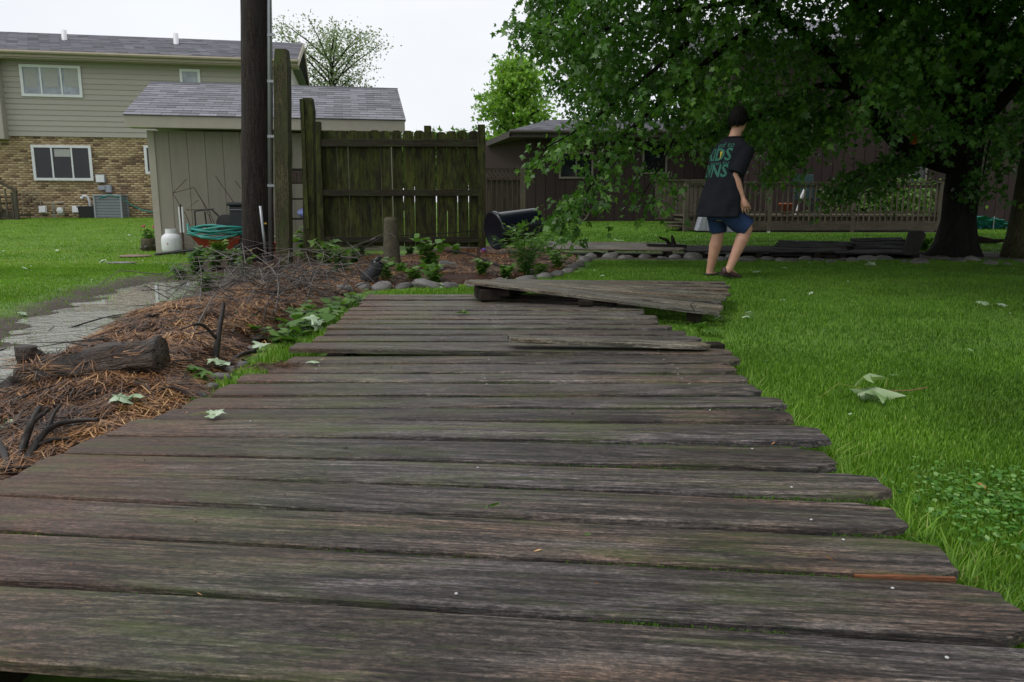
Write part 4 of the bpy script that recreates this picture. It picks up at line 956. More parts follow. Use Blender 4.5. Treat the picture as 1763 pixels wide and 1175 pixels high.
L_([at(1200, 150, 9.8), at(1150, 260, 9.6), at(1105, 340, 9.5)], .02, .005)
L_([at(1720, 180, 10.9), at(1700, 260, 10.7), at(1690, 320, 10.6)], .02, .005)
mb.build('trunk', BARK, mt_, world=True, smooth=True)
g = np.random.default_rng(41)
# leaf sprays: volume sample, kept under a sagging lower surface
bot = lambda px: np.interp(px, [880, 915, 945, 965, 985, 1030, 1100, 1200, 1300, 1400, 1480, 1600, 1700, 1763, 1950, 2300], [-400, 10, 60, 120, 165, 180, 190, 215, 235, 232, 205, 225, 262, 285, 300, 310])
def project(P):
    rel = P-np.array([0, 0, CAMH]); f = np.array([0, math.cos(PITCH), -math.sin(PITCH)]); u = np.array([0, math.sin(PITCH), math.cos(PITCH)])
    zc = rel@f; return 881.5+FPX*rel[:, 0]/zc, 587.5-FPX*(rel@u)/zc
n = 60000
P = np.stack([g.uniform(-1, 14, n), g.uniform(8.4, 14.5, n), g.uniform(1.0, 4.6, n)], 1)
px__, py__ = project(P)
ell = ((P[:, 0]-TX)/7.2)**2+((P[:, 1]-TY)/4.4)**2
lump = fbm(P[:, 0]+P[:, 2]*.7, P[:, 1]*1.0+P[:, 2], 1.7)
lim = bot(px__)+90*(fbm(P[:, 0]*2.2, P[:, 1]*.8, 1.5)-.5)+(P[:, 1]-10)*6
k = (py__ < lim) & (ell < 1.0) & (px__ < 2500) & (g.random(n) < .02+.44*ss(.44, .6, lump)*(.4+.6*ss(0.15, .5, ell)))
C = P[k]
# sprays along the hanging limbs
ex = []
for li, ww in ((3, 95), (4, 45), (5, 60), (6, 90), (7, 110), (1, 75), (11, 30), (12, 30)):
    L = LIMBS[li]; m_ = len(L)
    for _ in range(ww):
        t = g.uniform(.15, 1)**.8*(m_-1); i = int(t); q = L[i].lerp(L[min(i+1, m_-1)], t-i); ex.append((q.x+g.normal(0, .11), q.y+g.normal(0, .25), q.z+g.normal(-.02, .08)))
C = np.concatenate([C, np.array(ex)], 0); n = len(C)
per = 12
a = g.uniform(0, 2*np.pi, n); dr = np.stack([np.cos(a)-.25, np.sin(a)-.25, g.uniform(-.7, -.05, n)], 1); dr /= np.linalg.norm(dr, axis=1, keepdims=True)
tl = g.uniform(.15, .42, n)
P = []; D = []; S = []; T_ = []
for j in range(per):
    s = (j+.5)/per; q = C+dr*(tl*s)[:, None]+np.array([0, 0, -1])*(tl*s*s*.4)[:, None]+g.normal(0, .035, (n, 3))
    sidev = np.cross(dr, [0, 0, 1])*(1 if j % 2 else -1); d = dr*.5+sidev*.7+np.array([0, 0, -.55])+g.normal(0, .3, (n, 3))
    P.append(q); D.append(d); S.append(g.uniform(.04, .1, n)*1.0); T_.append(np.clip(.5+.5*(lump.mean() if False else 0)+g.normal(0, .2, n), 0, 1))
P = np.concatenate(P); D = np.concatenate(D); S = np.concatenate(S); T_ = np.concatenate(T_)
cl = fbm(P[:, 0]*1.3, P[:, 2]*1.3+P[:, 1]*.6, 1.1); T_ = np.clip(T_+.8*(cl-.5), 0, 1)
o = crown_np(P, D, S, MAPLE, LEAFD, g, mt_, .35, tint=T_, up=.35); o['kind'] = 'stuff'
print('maple leaves', len(P))
tw = []; V = []; Fq = []
idx = g.permutation(n)[:3500]
B0 = C[idx]-dr[idx]*.12; B1 = C[idx]+dr[idx]*tl[idx][:, None]*.8; sv_ = np.array([.003, .0, .0]); sz_ = np.array([0, 0, .004])
V = np.stack([B0-sv_, B0+sv_, B0+sz_, B1-sv_*.4, B1+sv_*.4, B1+sz_*.4], 1).reshape(-1, 3); i = np.arange(len(idx))[:, None]*6
Fq = np.concatenate([i+[0, 1, 4, 3], i+[1, 2, 5, 4], i+[2, 0, 3, 5]], 0)
o = obj_np('twigs', V, Fq, BARK, mt_, world=True); o['kind'] = 'stuff'
# upper crown, above the frame: fewer, larger leaf clumps
n = 54000; th = g.uniform(0, 2*np.pi, n); rr_ = np.sqrt(g.random(n)); zz = g.uniform(2.6, 9.0, n); tap = np.sqrt(np.clip(1-((zz-3.8)/5.6)**2, 0.02, 1))
P = np.stack([TX+rr_*tap*7*np.cos(th), TY-.8+rr_*tap*7.8*np.sin(th), zz], 1)  # unseen crown widened toward the camera to shade the right lawn
qx, qy = project(P); k = (qy < -60) & (P[:, 1] > 2.6) & (P[:, 0] > .6-.3*(P[:, 1]-9)); P = P[k]; n = len(P)
o = crown_np(P, g.normal(0, 1, (n, 3))+np.array([0, 0, -.6]), g.uniform(.2, .34, n), SIMPLE3, LEAFD, g, mt_, .3, name='upper_crown'); o['kind'] = 'stuff'
# second trunk at right edge with its own crown
c = at(1757, 440, 10.9); t2 = thing('maple_tree', 'second trunk at the right edge of the lawn, mostly cut off by the frame', 'tree', (c.x, c.y, 0))
mb = MB(); mb.tube([(c.x, c.y, -.05), (c.x, c.y, .3), (c.x+.03, c.y, 1.3), (c.x+.12, c.y, 2.6), (c.x+.3, c.y, 5)], [.25, .19, .16, .15, .08], 14, jit=.06); mb.build('trunk', POSTW, t2, world=True, smooth=True)
n = 9000; th = g.uniform(0, 2*np.pi, n); rr_ = np.sqrt(g.random(n))*3.4; zz = g.uniform(2.3, 6.5, n)
P = np.stack([c.x+1+rr_*np.cos(th), c.y+.6+rr_*.8*np.sin(th), zz], 1); o = crown_np(P, g.normal(0, 1, (n, 3))+np.array([0, 0, -.8]), g.uniform(.1, .2, n), MAPLE, LEAFD, g, t2, .3); o['kind'] = 'stuff'
# orange hanging ornaments in the maple
for (x_, y_, s_, lb_) in ((1482, 192, .13, 'left'), (1574, 240, .11, 'right')):
    c = at(x_, y_, 10.4); t = thing('bird_feeder', 'small orange hanging feeder, the %s one of two in the maple fork' % lb_, 'feeder', c)
    MB().lathe([(.015, .07), (.035, .06), (.03, -.05), (.045, -.06), (.0, -.07)], 12).build('body', ORANGE, t, smooth=True); MB().lathe([(.05, .06), (.0, .1)], 12).build('cap', ORANGE, t); MB().tube([(0, 0, .12), (0, 0, .45)], .003, 4).build('hanger', TWIG, t)
# background trees
def bg_tree(px, pyb, pyt, Y, wpx, label, mt, n, shape, seed, leaf=.22, dens=.5, open_=0.0):
    g = np.random.default_rng(seed); b_ = at(px, pyb, Y); tp_ = at(px, pyt, Y); gz_ = surf(b_.x, Y)
    t = thing('background_tree', label, 'tree', (b_.x, Y, gz_)); H = tp_.z; w_ = wpx/2/1345*Y; z0 = b_.z
    mb = MB(); mb.tube([(b_.x, Y, gz_), (b_.x+.1, Y, (gz_+H)/2), (b_.x, Y, H*.97)], [.25, .16, .03], 8)
    nb_ = 46
    tips = []
    for i in range(nb_):
        z = gz_+(H-gz_)*(.3+.62*i/nb_); f = (z-z0)/(H-z0) if H > z0 else .5; f = min(max(f, 0), 1)
        rad = w_*(shape(f))*g.uniform(.6, 1.05); a = i*2.4+g.uniform(0, .5); s = Vector((b_.x, Y, z-.1)); e = s+Vector((rad*math.cos(a), rad*math.sin(a), rad*(.35+open_))); mb.tube([s, s.lerp(e, .5)+Vector((0, 0, .1)), e], [.06, .035, .01], 5)
        for _ in range(max(1, int(n/nb_/14))):
            tips.append(np.array(s.lerp(e, g.uniform(.25, 1.0)))+g.normal(0, w_*.1, 3))
    mb.build('trunk', BARK, t, world=True)
    tips = np.array(tips); P = np.repeat(tips, 14, 0)+g.normal(0, 1, (len(tips)*14, 3))*np.array([w_*.13, w_*.13, w_*.06]); k = len(P)
    o = crown_np(P, g.normal(0, 1, (k, 3)), g.uniform(.6, 1.2, k)*leaf, SIMPLE3, mt, g, t, .2); o['kind'] = 'stuff'
    return t
YEL = tint_mat('bright_spring_leaf', [(0, (.12, .24, .03)), (1, (.3, .5, .08))], rough=.6, transl=.5)
PALE = tint_mat('pale_spring_leaf', [(0, (.14, .2, .09)), (1, (.3, .36, .2))], rough=.6, transl=.3)
bg_tree(888, 250, 84, 38, 150, 'bright green feathery tree rising behind the brown house roof', YEL, 9000, lambda f: 1.0*(1-f)**.75*(.6+.45*min(1, f*6)), 51, leaf=.24, open_=.25)
bg_tree(572, 175, 66, 42, 150, 'sparse pale tree showing above the shed roof', PALE, 13000, lambda f: .35+.9*math.sin(math.pi*min(1, f*.8+.15)), 52, leaf=.14, open_=.45)
bg_tree(-5, 110, 60, 46, 90, 'green treetop peeking over the left end of the house roof', LEAFB, 3000, lambda f: math.sqrt(max(.05, 1-f*f)), 53, leaf=.3)
for k, x_ in enumerate((700, 765, 815, 1000, 1130)): bg_tree(x_, 330, (232, 228, 222, 214, 205)[k], 50, 110, ['low distant green tree behind the mossy fence, leftmost of its row', 'low distant green tree second in the row behind the mossy fence', 'low distant green tree beside the brown house eave', 'distant green tree behind the left half of the brown roof', 'distant green tree behind the right half of the brown roof'][k], LEAFB, 3000, lambda f: math.sqrt(max(.05, 1-f*f)), 60+k, leaf=.35)
# ------------------------------------------------------------------ stones
def stone_mesh(seed):
    g = random.Random(seed); mb = MB(); mb.ball((0, 0, 0), (1, 1, 1), 12, 8)
    o = g.random()*90; out = []
    for v in mb.v:
        v = Vector(v); f = 1+.38*noise.noise(v*.9+Vector((o, 0, 0)))+.1*noise.noise(v*2.6+Vector((0, o, 0))); out.append(tuple(v*f))
    mb.v = out; return mb.mesh('stone', STONE, True)
SM = [stone_mesh(i) for i in range(7)]
ORD = ['first', 'second', 'third', 'fourth', 'fifth', 'sixth', 'seventh', 'eighth', 'ninth', 'tenth', 'eleventh', 'twelfth', 'thirteenth', 'fourteenth', 'fifteenth', 'sixteenth',
       'seventeenth', 'eighteenth', 'nineteenth', 'twentieth', 'twenty-first', 'twenty-second', 'twenty-third', 'twenty-fourth', 'twenty-fifth', 'twenty-sixth', 'twenty-seventh', 'twenty-eighth', 'twenty-ninth', 'thirtieth', 'thirty-first', 'thirty-second']
sg = random.Random(77)
def stones(L, where, group, fl=.55):
    for i, (px, py, wpx) in enumerate(L):
        c = onto(px, py, surf); r = wpx/2/1345*c.y*1.02
        o = bpy.data.objects.new('stone', SM[sg.randrange(7)]); COL.objects.link(o)
        o.scale = (r, r*sg.uniform(.7, .95), r*sg.uniform(fl-.1, fl+.12)); o.location = (c.x, c.y+r*.4, c.z+r*fl*sg.uniform(.0, .35)); o.rotation_euler = (sg.uniform(-.2, .2), sg.uniform(-.2, .2), sg.uniform(-.4, .4))
        tag(o, 'rounded grey stone, %s %s' % (ORD[i], where), 'stone', group)
stones([(332, 692, 44), (378, 655, 38), (392, 640, 26), (412, 632, 30), (433, 602, 20), (462, 565, 22), (436, 583, 30), (478, 556, 20), (452, 548, 18), (500, 548, 22), (520, 540, 20), (418, 612, 22), (360, 672, 28), (302, 708, 34)], 'in the line along the left side of the fallen fence', 'stones along the left edge of the fallen fence')
stones([(590, 503, 34), (622, 500, 30), (655, 499, 40), (692, 497, 42), (735, 497, 56), (775, 497, 34), (815, 495, 30), (838, 493, 26)], 'from left beyond the far end of the fallen fence', 'stones beyond the far end of the fallen fence')
stones([(868, 491, 34), (905, 487, 40), (938, 480, 30), (958, 476, 26), (976, 471, 24), (984, 465, 26), (998, 460, 24), (1008, 452, 26), (1018, 445, 24), (1030, 440, 20), (1003, 447, 22)], 'from the near end of the curve edging the bed', 'stones curving along the right side of the bed')
row = []; x = 1052
while x < 1785: wv = sg.uniform(11, 33); row.append((x, 446+(x-1050)*.011+sg.uniform(-4, 4), wv)); x += wv*sg.uniform(.8, 1.15)+3
stones(row[:32], 'from the left in the row under the dark far boards', 'stones in the row under the dark far boards')
stones([(772, 462, 40), (752, 470, 26)], 'of two among weeds before the standing fence', 'stones among the weeds')
# ------------------------------------------------------------------ far fallen panels along the back
def flatpanel(cors, n, label, mt=DARKW, rails=True, name='fallen_fence', gap=.008, sd_=0):
    NLc, NRc, FLc, FRc = [Vector(c)-Vector((0, 0, .035 if sd_ in (1, 2, 3, 4, 6) else .01)) for c in cors]; cen = (NLc+NRc+FLc+FRc)/4
    t = thing(name, label, 'fence', cen)
    for i in range(n):
        t0, t1 = i/n, (i+1)/n; tm = (t0+t1)/2; a = NLc.lerp(FLc, tm); b_ = NRc.lerp(FRc, tm); b_ = b_+(b_-a).normalized()*gr.uniform(-.05, .05)
        ey = (NLc.lerp(FLc, t1)-NLc.lerp(FLc, t0)); ey1 = (NRc.lerp(FRc, t1)-NRc.lerp(FRc, t0)); ey = (ey+ey1)/2; ex_ = (b_-a).normalized(); ez_ = ex_.cross(ey).normalized(); ey2 = ez_.cross(ex_)
        o = board_bm((b_-a).length, ey.dot(ey2)-gap, .022, 500+sd_*20+i, dog=(i % 2 == 0), nx=10).build('board', mt); M = Matrix((ex_, ey2, ez_)).transposed().to_4x4(); M.translation = (a+b_)/2-cen; o.parent = t; o.matrix_local = M
    if rails:
        for q in (.1, .5, .9):
            a = NLc.lerp(NRc, q)+Vector((0, .02, -.05)); b_ = FLc.lerp(FRc, q)+Vector((0, -.02, -.05)); MB().box((a+b_)/2, (.09, (b_-a).length, .07), (b_-a).to_track_quat('Y', 'Z').to_matrix()).build('rail', ROTW, t, world=True)
    return t
G1 = PANEL
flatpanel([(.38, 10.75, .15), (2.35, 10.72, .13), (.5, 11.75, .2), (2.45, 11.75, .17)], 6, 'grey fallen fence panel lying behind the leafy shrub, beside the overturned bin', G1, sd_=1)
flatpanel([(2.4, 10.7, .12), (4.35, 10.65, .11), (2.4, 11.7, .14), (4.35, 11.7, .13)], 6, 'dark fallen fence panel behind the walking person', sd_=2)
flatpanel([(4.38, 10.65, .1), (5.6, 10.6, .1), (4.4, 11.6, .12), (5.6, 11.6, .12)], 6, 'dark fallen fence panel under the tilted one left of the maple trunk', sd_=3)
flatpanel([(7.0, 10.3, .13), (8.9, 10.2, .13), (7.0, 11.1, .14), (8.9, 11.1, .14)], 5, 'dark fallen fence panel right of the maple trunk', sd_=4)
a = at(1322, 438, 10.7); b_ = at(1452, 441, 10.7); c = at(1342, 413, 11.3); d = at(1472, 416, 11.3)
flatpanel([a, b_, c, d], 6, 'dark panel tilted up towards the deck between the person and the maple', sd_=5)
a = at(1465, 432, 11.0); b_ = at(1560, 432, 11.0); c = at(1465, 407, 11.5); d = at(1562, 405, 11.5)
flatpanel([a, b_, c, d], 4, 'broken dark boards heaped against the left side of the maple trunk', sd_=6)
a = at(1115, 426, 11.2); b_ = at(1180, 430, 11.2); cc_ = (a+b_)/2; t = thing('broken_board', 'short dark board with splintered stubs lying on the far boards left of the person', 'board', cc_)
MB().box((0, 0, .02), (.55, .14, .08), Matrix.Rotation(.03, 3, 'Y')).build('plank', DARKW, t, bevel=.005); MB().tube([(.05, 0, .05), (.0, 0, .12), (-.12, .0, .16)], [.03, .025, .012], 6, jit=.2).build('splinter', ROTW, t); MB().tube([(.1, 0, .05), (.07, 0, .19)], [.045, .015], 6, jit=.2).build('splinter', ROTW, t)
c = at(1575, 420, 10.6); o = MB().prism([(-.13, 0, -.16), (.06, 0, -.16), (.15, 0, .13), (.1, 0, .17), (-.06, 0, .16)], (0, .1, 0)).build('stone_slab', mat('lichen_slab', (.035, .032, .028), (.015, .014, .013), 10, spec=.2), None, bevel=.015); o.location = c; tag(o, 'upright dark slab leaning beside the maple trunk', 'stone')
c = at(1695, 418, 12.5); c.z = surf(c.x, 12.5)+.14; mb = MB(); mb.tube([(-.35, 0, 0), (-.1, 0, .02), (.15, 0, .0), (.42, .0, .02)], [.06, .07, .04, .01], 7, jit=.25); o = mb.build('broken_board', ROTW, None); o.location = c; tag(o, 'jagged dark splintered piece on the bright grass right of the maple trunk', 'board')
# ------------------------------------------------------------------ log, branches, twigs
c = gnd(152, 655, .07)
lg = thing('log', 'short wet dark log with a hollow left end lying on the needle mulch', 'log', (c.x, c.y+.05, surf(c.x, c.y)+.045), R(9), rot=(0, R(-7), R(9)))
mb = MB(); k = 26; seg = 26; n0 = 0
for i in range(k+1):
    x = -.27+.53*i/k; base = .075+.012*math.sin(i*.5)+.02*(i/k)
    if i == 0: base *= .82
    for s in range(seg):
        a = 2*math.pi*s/seg; r = base*(1+.2*noise.noise((x*6, math.cos(a)*1.5, math.sin(a)*1.5))+.06*noise.noise((x*30, math.cos(a)*7, math.sin(a)*7)))
        if i < 5: r *= 1-.12*math.cos(a*2)
        mb.v.append((x, r*math.cos(a)*1.05, r*math.sin(a)*.95))
for i in range(k):
    for s in range(seg): s2 = (s+1) % seg; mb.f.append((i*seg+s, i*seg+s2, (i+1)*seg+s2, (i+1)*seg+s))
mb.f.append(tuple(range(seg-1, -1, -1))); mb.f.append(tuple(k*seg+s for s in range(seg))); mb.build('trunk_section', LOGM, lg, smooth=True)
MB().tube([(-.2, -.0, .03), (-.225, -.01, .1), (-.22, -.01, .125)], [.06, .042, .04], 12, jit=.08).build('branch_stub', LOGM, lg, smooth=True)
MB().tube([(-.265, -.035, -.02), (-.31, -.07, -.045)], [.055, .05], 14, jit=.08).build('knot_rim', LOGM, lg, smooth=True)
MB().lathe([(.036, 0), (.03, .004)], 14, (-.316, -.075, -.047), Matrix.Rotation(R(-115), 3, 'Y')).build('hollow', RUBBER, lg)
g = np.random.default_rng(98); n = 2600; xx = g.uniform(-.27, .2, n); aa = g.uniform(.1, 3.0, n); kk_ = (fbm(xx*9, aa*1.5, 1.3) > .5) & ((aa < 1.3) | (xx < -.02) | (g.random(n) < .12)); xx, aa = xx[kk_], aa[kk_]; n = len(xx); aa = -aa
rr9 = .092; P = np.stack([xx, rr9*np.cos(aa)*1.03, -rr9*np.sin(aa)*.93], 1); Nn_ = np.stack([0*xx, np.cos(aa), -np.sin(aa)], 1); dn = g.normal(0, 1, (n, 3))*[1.3, .7, .7]; dn -= Nn_*(dn*Nn_).sum(1, keepdims=True)*.9
V, F = leaf_arr(P, dn, Nn_, g.uniform(.04, .11, n), LANCE*[.22, 1], .25); o = obj_np('needle_cover', V, F, NEEDLE, lg, tint=np.repeat(np.clip(g.normal(.5, .25, n), 0, 1), 4)); o['kind'] = 'stuff'
def litter(n, cx, cy, sx, sy, lift, Lr, rad, seed, label, mt):
    g = np.random.default_rng(seed); mb = MB()
    for _ in range(n):
        x = g.normal(cx, sx); y = g.normal(cy, sy)
        if float(bsd(x, y)) < .02: continue
        a = g.uniform(0, 6.28); L = g.uniform(*Lr); z = float(bz(x, y)); l0 = g.uniform(0, lift); l1 = g.uniform(0, lift); k = g.uniform(-.5, .5); r_ = rad*g.uniform(.6, 1.4)
        p = [(x, y, z+l0+.006), (x+L*.5*math.cos(a), y+L*.5*math.sin(a), z+(l0+l1)/2+g.uniform(.0, .5)*lift+.008), (x+L*math.cos(a+k), y+L*math.sin(a+k), z+l1+.006)]
        mb.tube(p, [r_, r_*.75, r_*.4], 4, cap=False)
    o = mb.build('twig_litter', mt); tag(o, label, 'twigs', kind='stuff')
litter(260, -1.7, 3.3, .38, 1.0, .03, (.06, .32), .0036, 5, 'thin dark twigs scattered over the needle mulch', TWIG)
litter(150, -1.6, 5.9, .3, .75, .22, (.15, .6), .0028, 6, 'mass of thin dark twigs inside the tangle', TWIG)
litter(70, -1.7, 6.0, .35, .8, .3, (.3, .8), .003, 7, 'pale thin twigs criss-crossing the tangle', TWIGG)
litter(60, -1.3, 9.5, 1.2, 1.2, .02, (.1, .4), .004, 8, 'small twigs lying in the bed before the fence', TWIG)
def P3(px, py, dz=0.0, f=surf): c = onto(px, py, f); return c+Vector((0, 0, dz))
def branch(pts, r0, r1, label, mt=TWIG, subs=(), name='branch', group=None, cat='branch', seg=7):
    """pts: (px, py, lift above the ground)"""
    W = [P3(*q) for q in pts]; t = thing(name, label, cat, W[0], group=group)
    mb = MB(); limb(mb, W, r0, r1, seg, .12, 4); mb.build('stem', mt, t, world=True, smooth=True)
    for sp in subs: mb = MB(); limb(mb, [P3(*q) for q in sp], r0*.55, r1*.7, 6, .12, 3); mb.build('side_twig', mt, t, world=True, smooth=True)
    return t
branch([(30, 802, 0), (46, 785, .045), (60, 776, .085), (76, 765, .12)], .0125, .008, 'thick black forked branch at the left edge of the mulch', subs=[[(60, 776, .085), (75, 770, .1), (84, 768, .1)], [(60, 776, .085), (90, 765, .11)]], seg=9)
branch([(38, 805, .0), (62, 786, .03), (86, 766, .05), (125, 752, .05), (172, 747, .045)], .014, .006, 'wet black root curving right beside the forked branch', subs=[[(86, 766, .05), (98, 757, .085), (112, 748, .1)], [(62, 786, .03), (95, 776, .035), (130, 768, .02)]], seg=9)
branch([(15, 814, 0), (10, 800, .03), (-6, 782, .06)], .013, .008, 'dark bent stub of wood in the lower left corner of the mulch')
branch([(0, 765, .02), (45, 752, .02), (150, 745, .03)], .008, .003, 'long dark stick crossing the mulch above the forked branch')
branch([(0, 708, .02), (60, 690, .03), (112, 672, .03)], .005, .002, 'thin dark twig in the mulch under the log')
branch([(150, 700, .02), (180, 676, .03), (205, 660, .03)], .005, .003, 'short twig right of the log end in the mulch')
branch([(285, 725, .0), (270, 700, .02), (255, 680, .05)], .005, .002, 'small dark twig lying near the pale leaf on the mulch', subs=[[(275, 705, .02), (240, 695, .05)]])
branch([(345, 705, .02), (300, 685, .04), (250, 690, .02)], .006, .003, 'curved dark twig right of the pale leaf near the board ends', subs=[[(300, 690, .02), (330, 668, .05)]])
branch([(370, 632, 0), (378, 630, .12), (392, 625, .28)], .017, .009, 'upright blackened stick standing in the mulch mound', subs=[[(378, 630, .12), (355, 622, .16), (338, 625, .17)]])
branch([(440, 615, .03), (415, 622, .03), (385, 640, .02)], .012, .009, 'straight dark stick lying beside the stones by the board ends')
branch([(0, 610, .02), (60, 590, .02), (118, 572, .03)], .006, .003, 'thin branch reaching over the puddle left of the log', subs=[[(60, 590, .02), (95, 575, .05)]])
branch([(100, 580, .03), (180, 560, .05), (240, 552, .05), (275, 560, .03)], .006, .003, 'dark branch lying between the puddle and the log')
branch([(235, 548, .02), (255, 552, .03), (275, 553, .03)], .014, .01, 'broken reddish bark piece in the mulch above the log', mt=ROTW)
bg_ = random.Random(9)
BR = [([(290, 560, .0), (330, 510, .1), (375, 470, .25), (420, 440, .35)], 'pale bare branch rising from the mulch toward the utility pole'), ([(330, 580, 0), (380, 530, .12), (430, 500, .25), (500, 500, .3)], 'grey bare branch in the middle of the twig tangle'),
      ([(400, 570, 0), (450, 520, .15), (520, 510, .35), (590, 520, .35)], 'long grey twig arching over the tangle beside the board ends'), ([(430, 560, 0), (520, 520, .18), (600, 500, .35), (640, 490, .4)], 'grey twig reaching right toward the far stones'),
      ([(470, 560, 0), (480, 530, .2), (440, 500, .3)], 'short grey curved twig in the tangle'), ([(520, 545, 0), (540, 520, .16), (560, 500, .3), (545, 480, .35)], 'grey twig standing near the vine leaves'),
      ([(560, 530, 0), (600, 505, .1), (620, 500, .22), (610, 480, .3)], 'dark twig at the corner of the fallen fence'), ([(380, 500, .0), (440, 480, .1), (520, 465, .22), (600, 455, .25)], 'thin pale twig behind the tangle in front of the posts'),
      ([(340, 550, .0), (350, 520, .18), (345, 500, .3)], 'upright pale twig left of the tangle'), ([(450, 580, .0), (470, 545, .12), (530, 530, .15)], 'low dark twig between stones and vine')]
for pts, lb_ in BR:
    subs = []
    for _ in range(4):
        i = bg_.randrange(1, len(pts)); a = pts[i]; subs.append([a, (a[0]+bg_.uniform(-50, 50), a[1]+bg_.uniform(-12, 18), max(.01, a[2]+bg_.uniform(-.08, .06))), (a[0]+bg_.uniform(-70, 70), a[1]+bg_.uniform(-18, 25), max(.01, a[2]+bg_.uniform(-.15, .1)))])
    branch(pts, .0055, .0018, lb_, TWIGG if 'dark' not in lb_ else TWIG, subs, 'twig', 'bare twigs heaped beside the far end of the fallen fence', seg=5)
DWIRE = plain('dull_wire', (.11, .105, .1), .6, .3)
c = P3(480, 515); t = thing('wire_fencing', 'crumpled coil of grey wire fencing lying in the twig tangle', 'wire', c)
for i in range(9):
    mb = MB(); r = .24+.02*(i % 3); a0 = i*.3; x0 = -.4+i*.1
    mb.tube([(x0+.05*math.sin(s*.7+i), r*math.cos(s*math.pi/8)+.1, max(-.02, .02+r*.75*math.sin(s*math.pi/8)))for s in range(9)], .0018, 4); mb.build('wire_loop', DWIRE, t)
for i in range(7):
    a = i*math.pi/6.; MB().tube([(-.42+k*.12, .24*math.cos(a)+.1+.02*math.sin(k*2+i), .02+.18*math.sin(a)+.015*math.sin(k*3+i)) for k in range(8)], .0016, 4).build('wire_strand', DWIRE, t)
t = branch([(405, 548, .03), (460, 557, .03), (500, 562, .02)], .012, .012, 'dark green painted stake lying under the tangle', plain('dark_green_stake', (.01, .06, .04)), name='stake', cat='stake')
branch([(425, 495, .05), (460, 480, .1), (490, 468, .12)], .011, .009, 'pale bare pole leaning at the foot of the tall post', mat('pale_stick', (.3, .23, .13), (.18, .13, .08), 10), name='stick', cat='stick')
branch([(762, 436, .02), (800, 447, .08), (862, 464, .03)], .014, .012, 'straight grey stick lying across the bed in front of the standing fence', DARKW, name='stick', cat='stick')
c = P3(824, 462); o = MB().box((0, 0, .1), (.035, .02, .24)).build('stake', RUST, None); o.location = c; tag(o, 'short rusty upright stake in the bed left of the leafy shrub', 'stake')
c = P3(488, 474); o = MB().box((-.02, -.12, .08), (.06, .02, .3)).build('stake', RUST, None); o.location = c; tag(o, 'short rusty plate stake at the foot of the tall mossy post', 'stake')
# string from cone to bin
a = at(688, 406, 8.7); b_ = at(838, 396, 11.6); o = MB().tube([a, a.lerp(b_, .5)+Vector((0, 0, -.01)), b_], .006, 5).build('rod', DARKW); tag(o, 'long thin dark rod reaching from the concrete post to the overturned bin', 'rod')
# ------------------------------------------------------------------ concrete cone
c = P3(675, 462); t = thing('concrete_pedestal', 'tapered mossy concrete pedestal standing in the bed before the fence', 'pedestal', (c.x, c.y, c.z-.03))
MB().lathe([(.14, 0), (.135, .03), (.112, .07), (.098, .12), (.09, .2), (.072, .54), (.068, .57)], 24).build('shaft', CONC, t, smooth=True); MB().lathe([(.05, .565), (.045, .58)], 16).build('cap', CONC, t)
c = P3(640, 487); t = thing('black_boot', 'black crumpled boot-shaped plastic bag standing at the edge of the bed', 'bag', c)
mb = MB(); mb.tube([(-.04, 0, -.02), (-.02, 0, .05), (.03, 0, .11), (.05, .0, .17), (.06, 0, .2)], [.075, .07, .055, .06, .05], 14, jit=.16); mb.build('bag', BLACKP, t, smooth=True); MB().tube([(.06, 0, .19), (.04, 0, .22)], [.05, .055], 12, jit=.15).build('mouth', BLACKP, t, smooth=True)
# overturned rubbish bin
c = at(888, 390, 11.1); ax = Matrix.Rotation(R(24), 3, 'Z') @ Matrix.Rotation(R(-90-6), 3, 'Y')
tb = thing('rubbish_bin', 'big dark navy plastic rubbish bin lying on its side, open end to the left', 'bin', c, rot=(Matrix.Rotation(R(32), 3, 'Z') @ Matrix.Rotation(R(-99), 3, 'Y')).to_euler())
H2 = .36
MB().lathe([(.0, -H2), (.185, -H2), (.2, -H2+.02), (.245, H2), (.232, H2), (.19, -H2+.03), (.0, -H2+.03)], 32).build('body', NAVYP, tb, smooth=False)
MB().lathe([(.245, H2-.05), (.268, H2-.05), (.268, H2), (.25, H2+.012), (.235, H2+.005)], 32).build('rim', NAVYP, tb, smooth=True)
for s in (0, math.pi):
    q = Matrix.Rotation(s+R(80), 3, 'Z'); MB().tube([q @ Vector((.24, -.07, H2-.1)), q @ Vector((.29, -.06, H2-.1)), q @ Vector((.29, .06, H2-.1)), q @ Vector((.24, .07, H2-.1))], .016, 6).build('handle', NAVYP, tb)
for i in range(0): MB().lathe([(.205+.02*i, -.25+i*.16), (.213+.02*i, -.24+i*.16), (.208+.02*i, -.23+i*.16)], 32).build('rib', NAVYP, tb)
c = P3(842, 424); t = thing('toy_bottle', 'small blue and red plastic toy lying under the mouth of the overturned bin', 'toy', (c.x, 11.0, c.z+.08), rot=(R(90), R(55), 0)); BL = plain('blue_plastic', (.03, .04, .45)); 
MB().lathe([(.03, -.12), (.035, .02), (.02, .06)], 12).build('body', BL, t, smooth=True); MB().lathe([(.022, .06), (.022, .1)], 10).build('cap', REDP, t); MB().lathe([(.036, -.09), (.036, -.06)], 12).build('band', REDP, t)
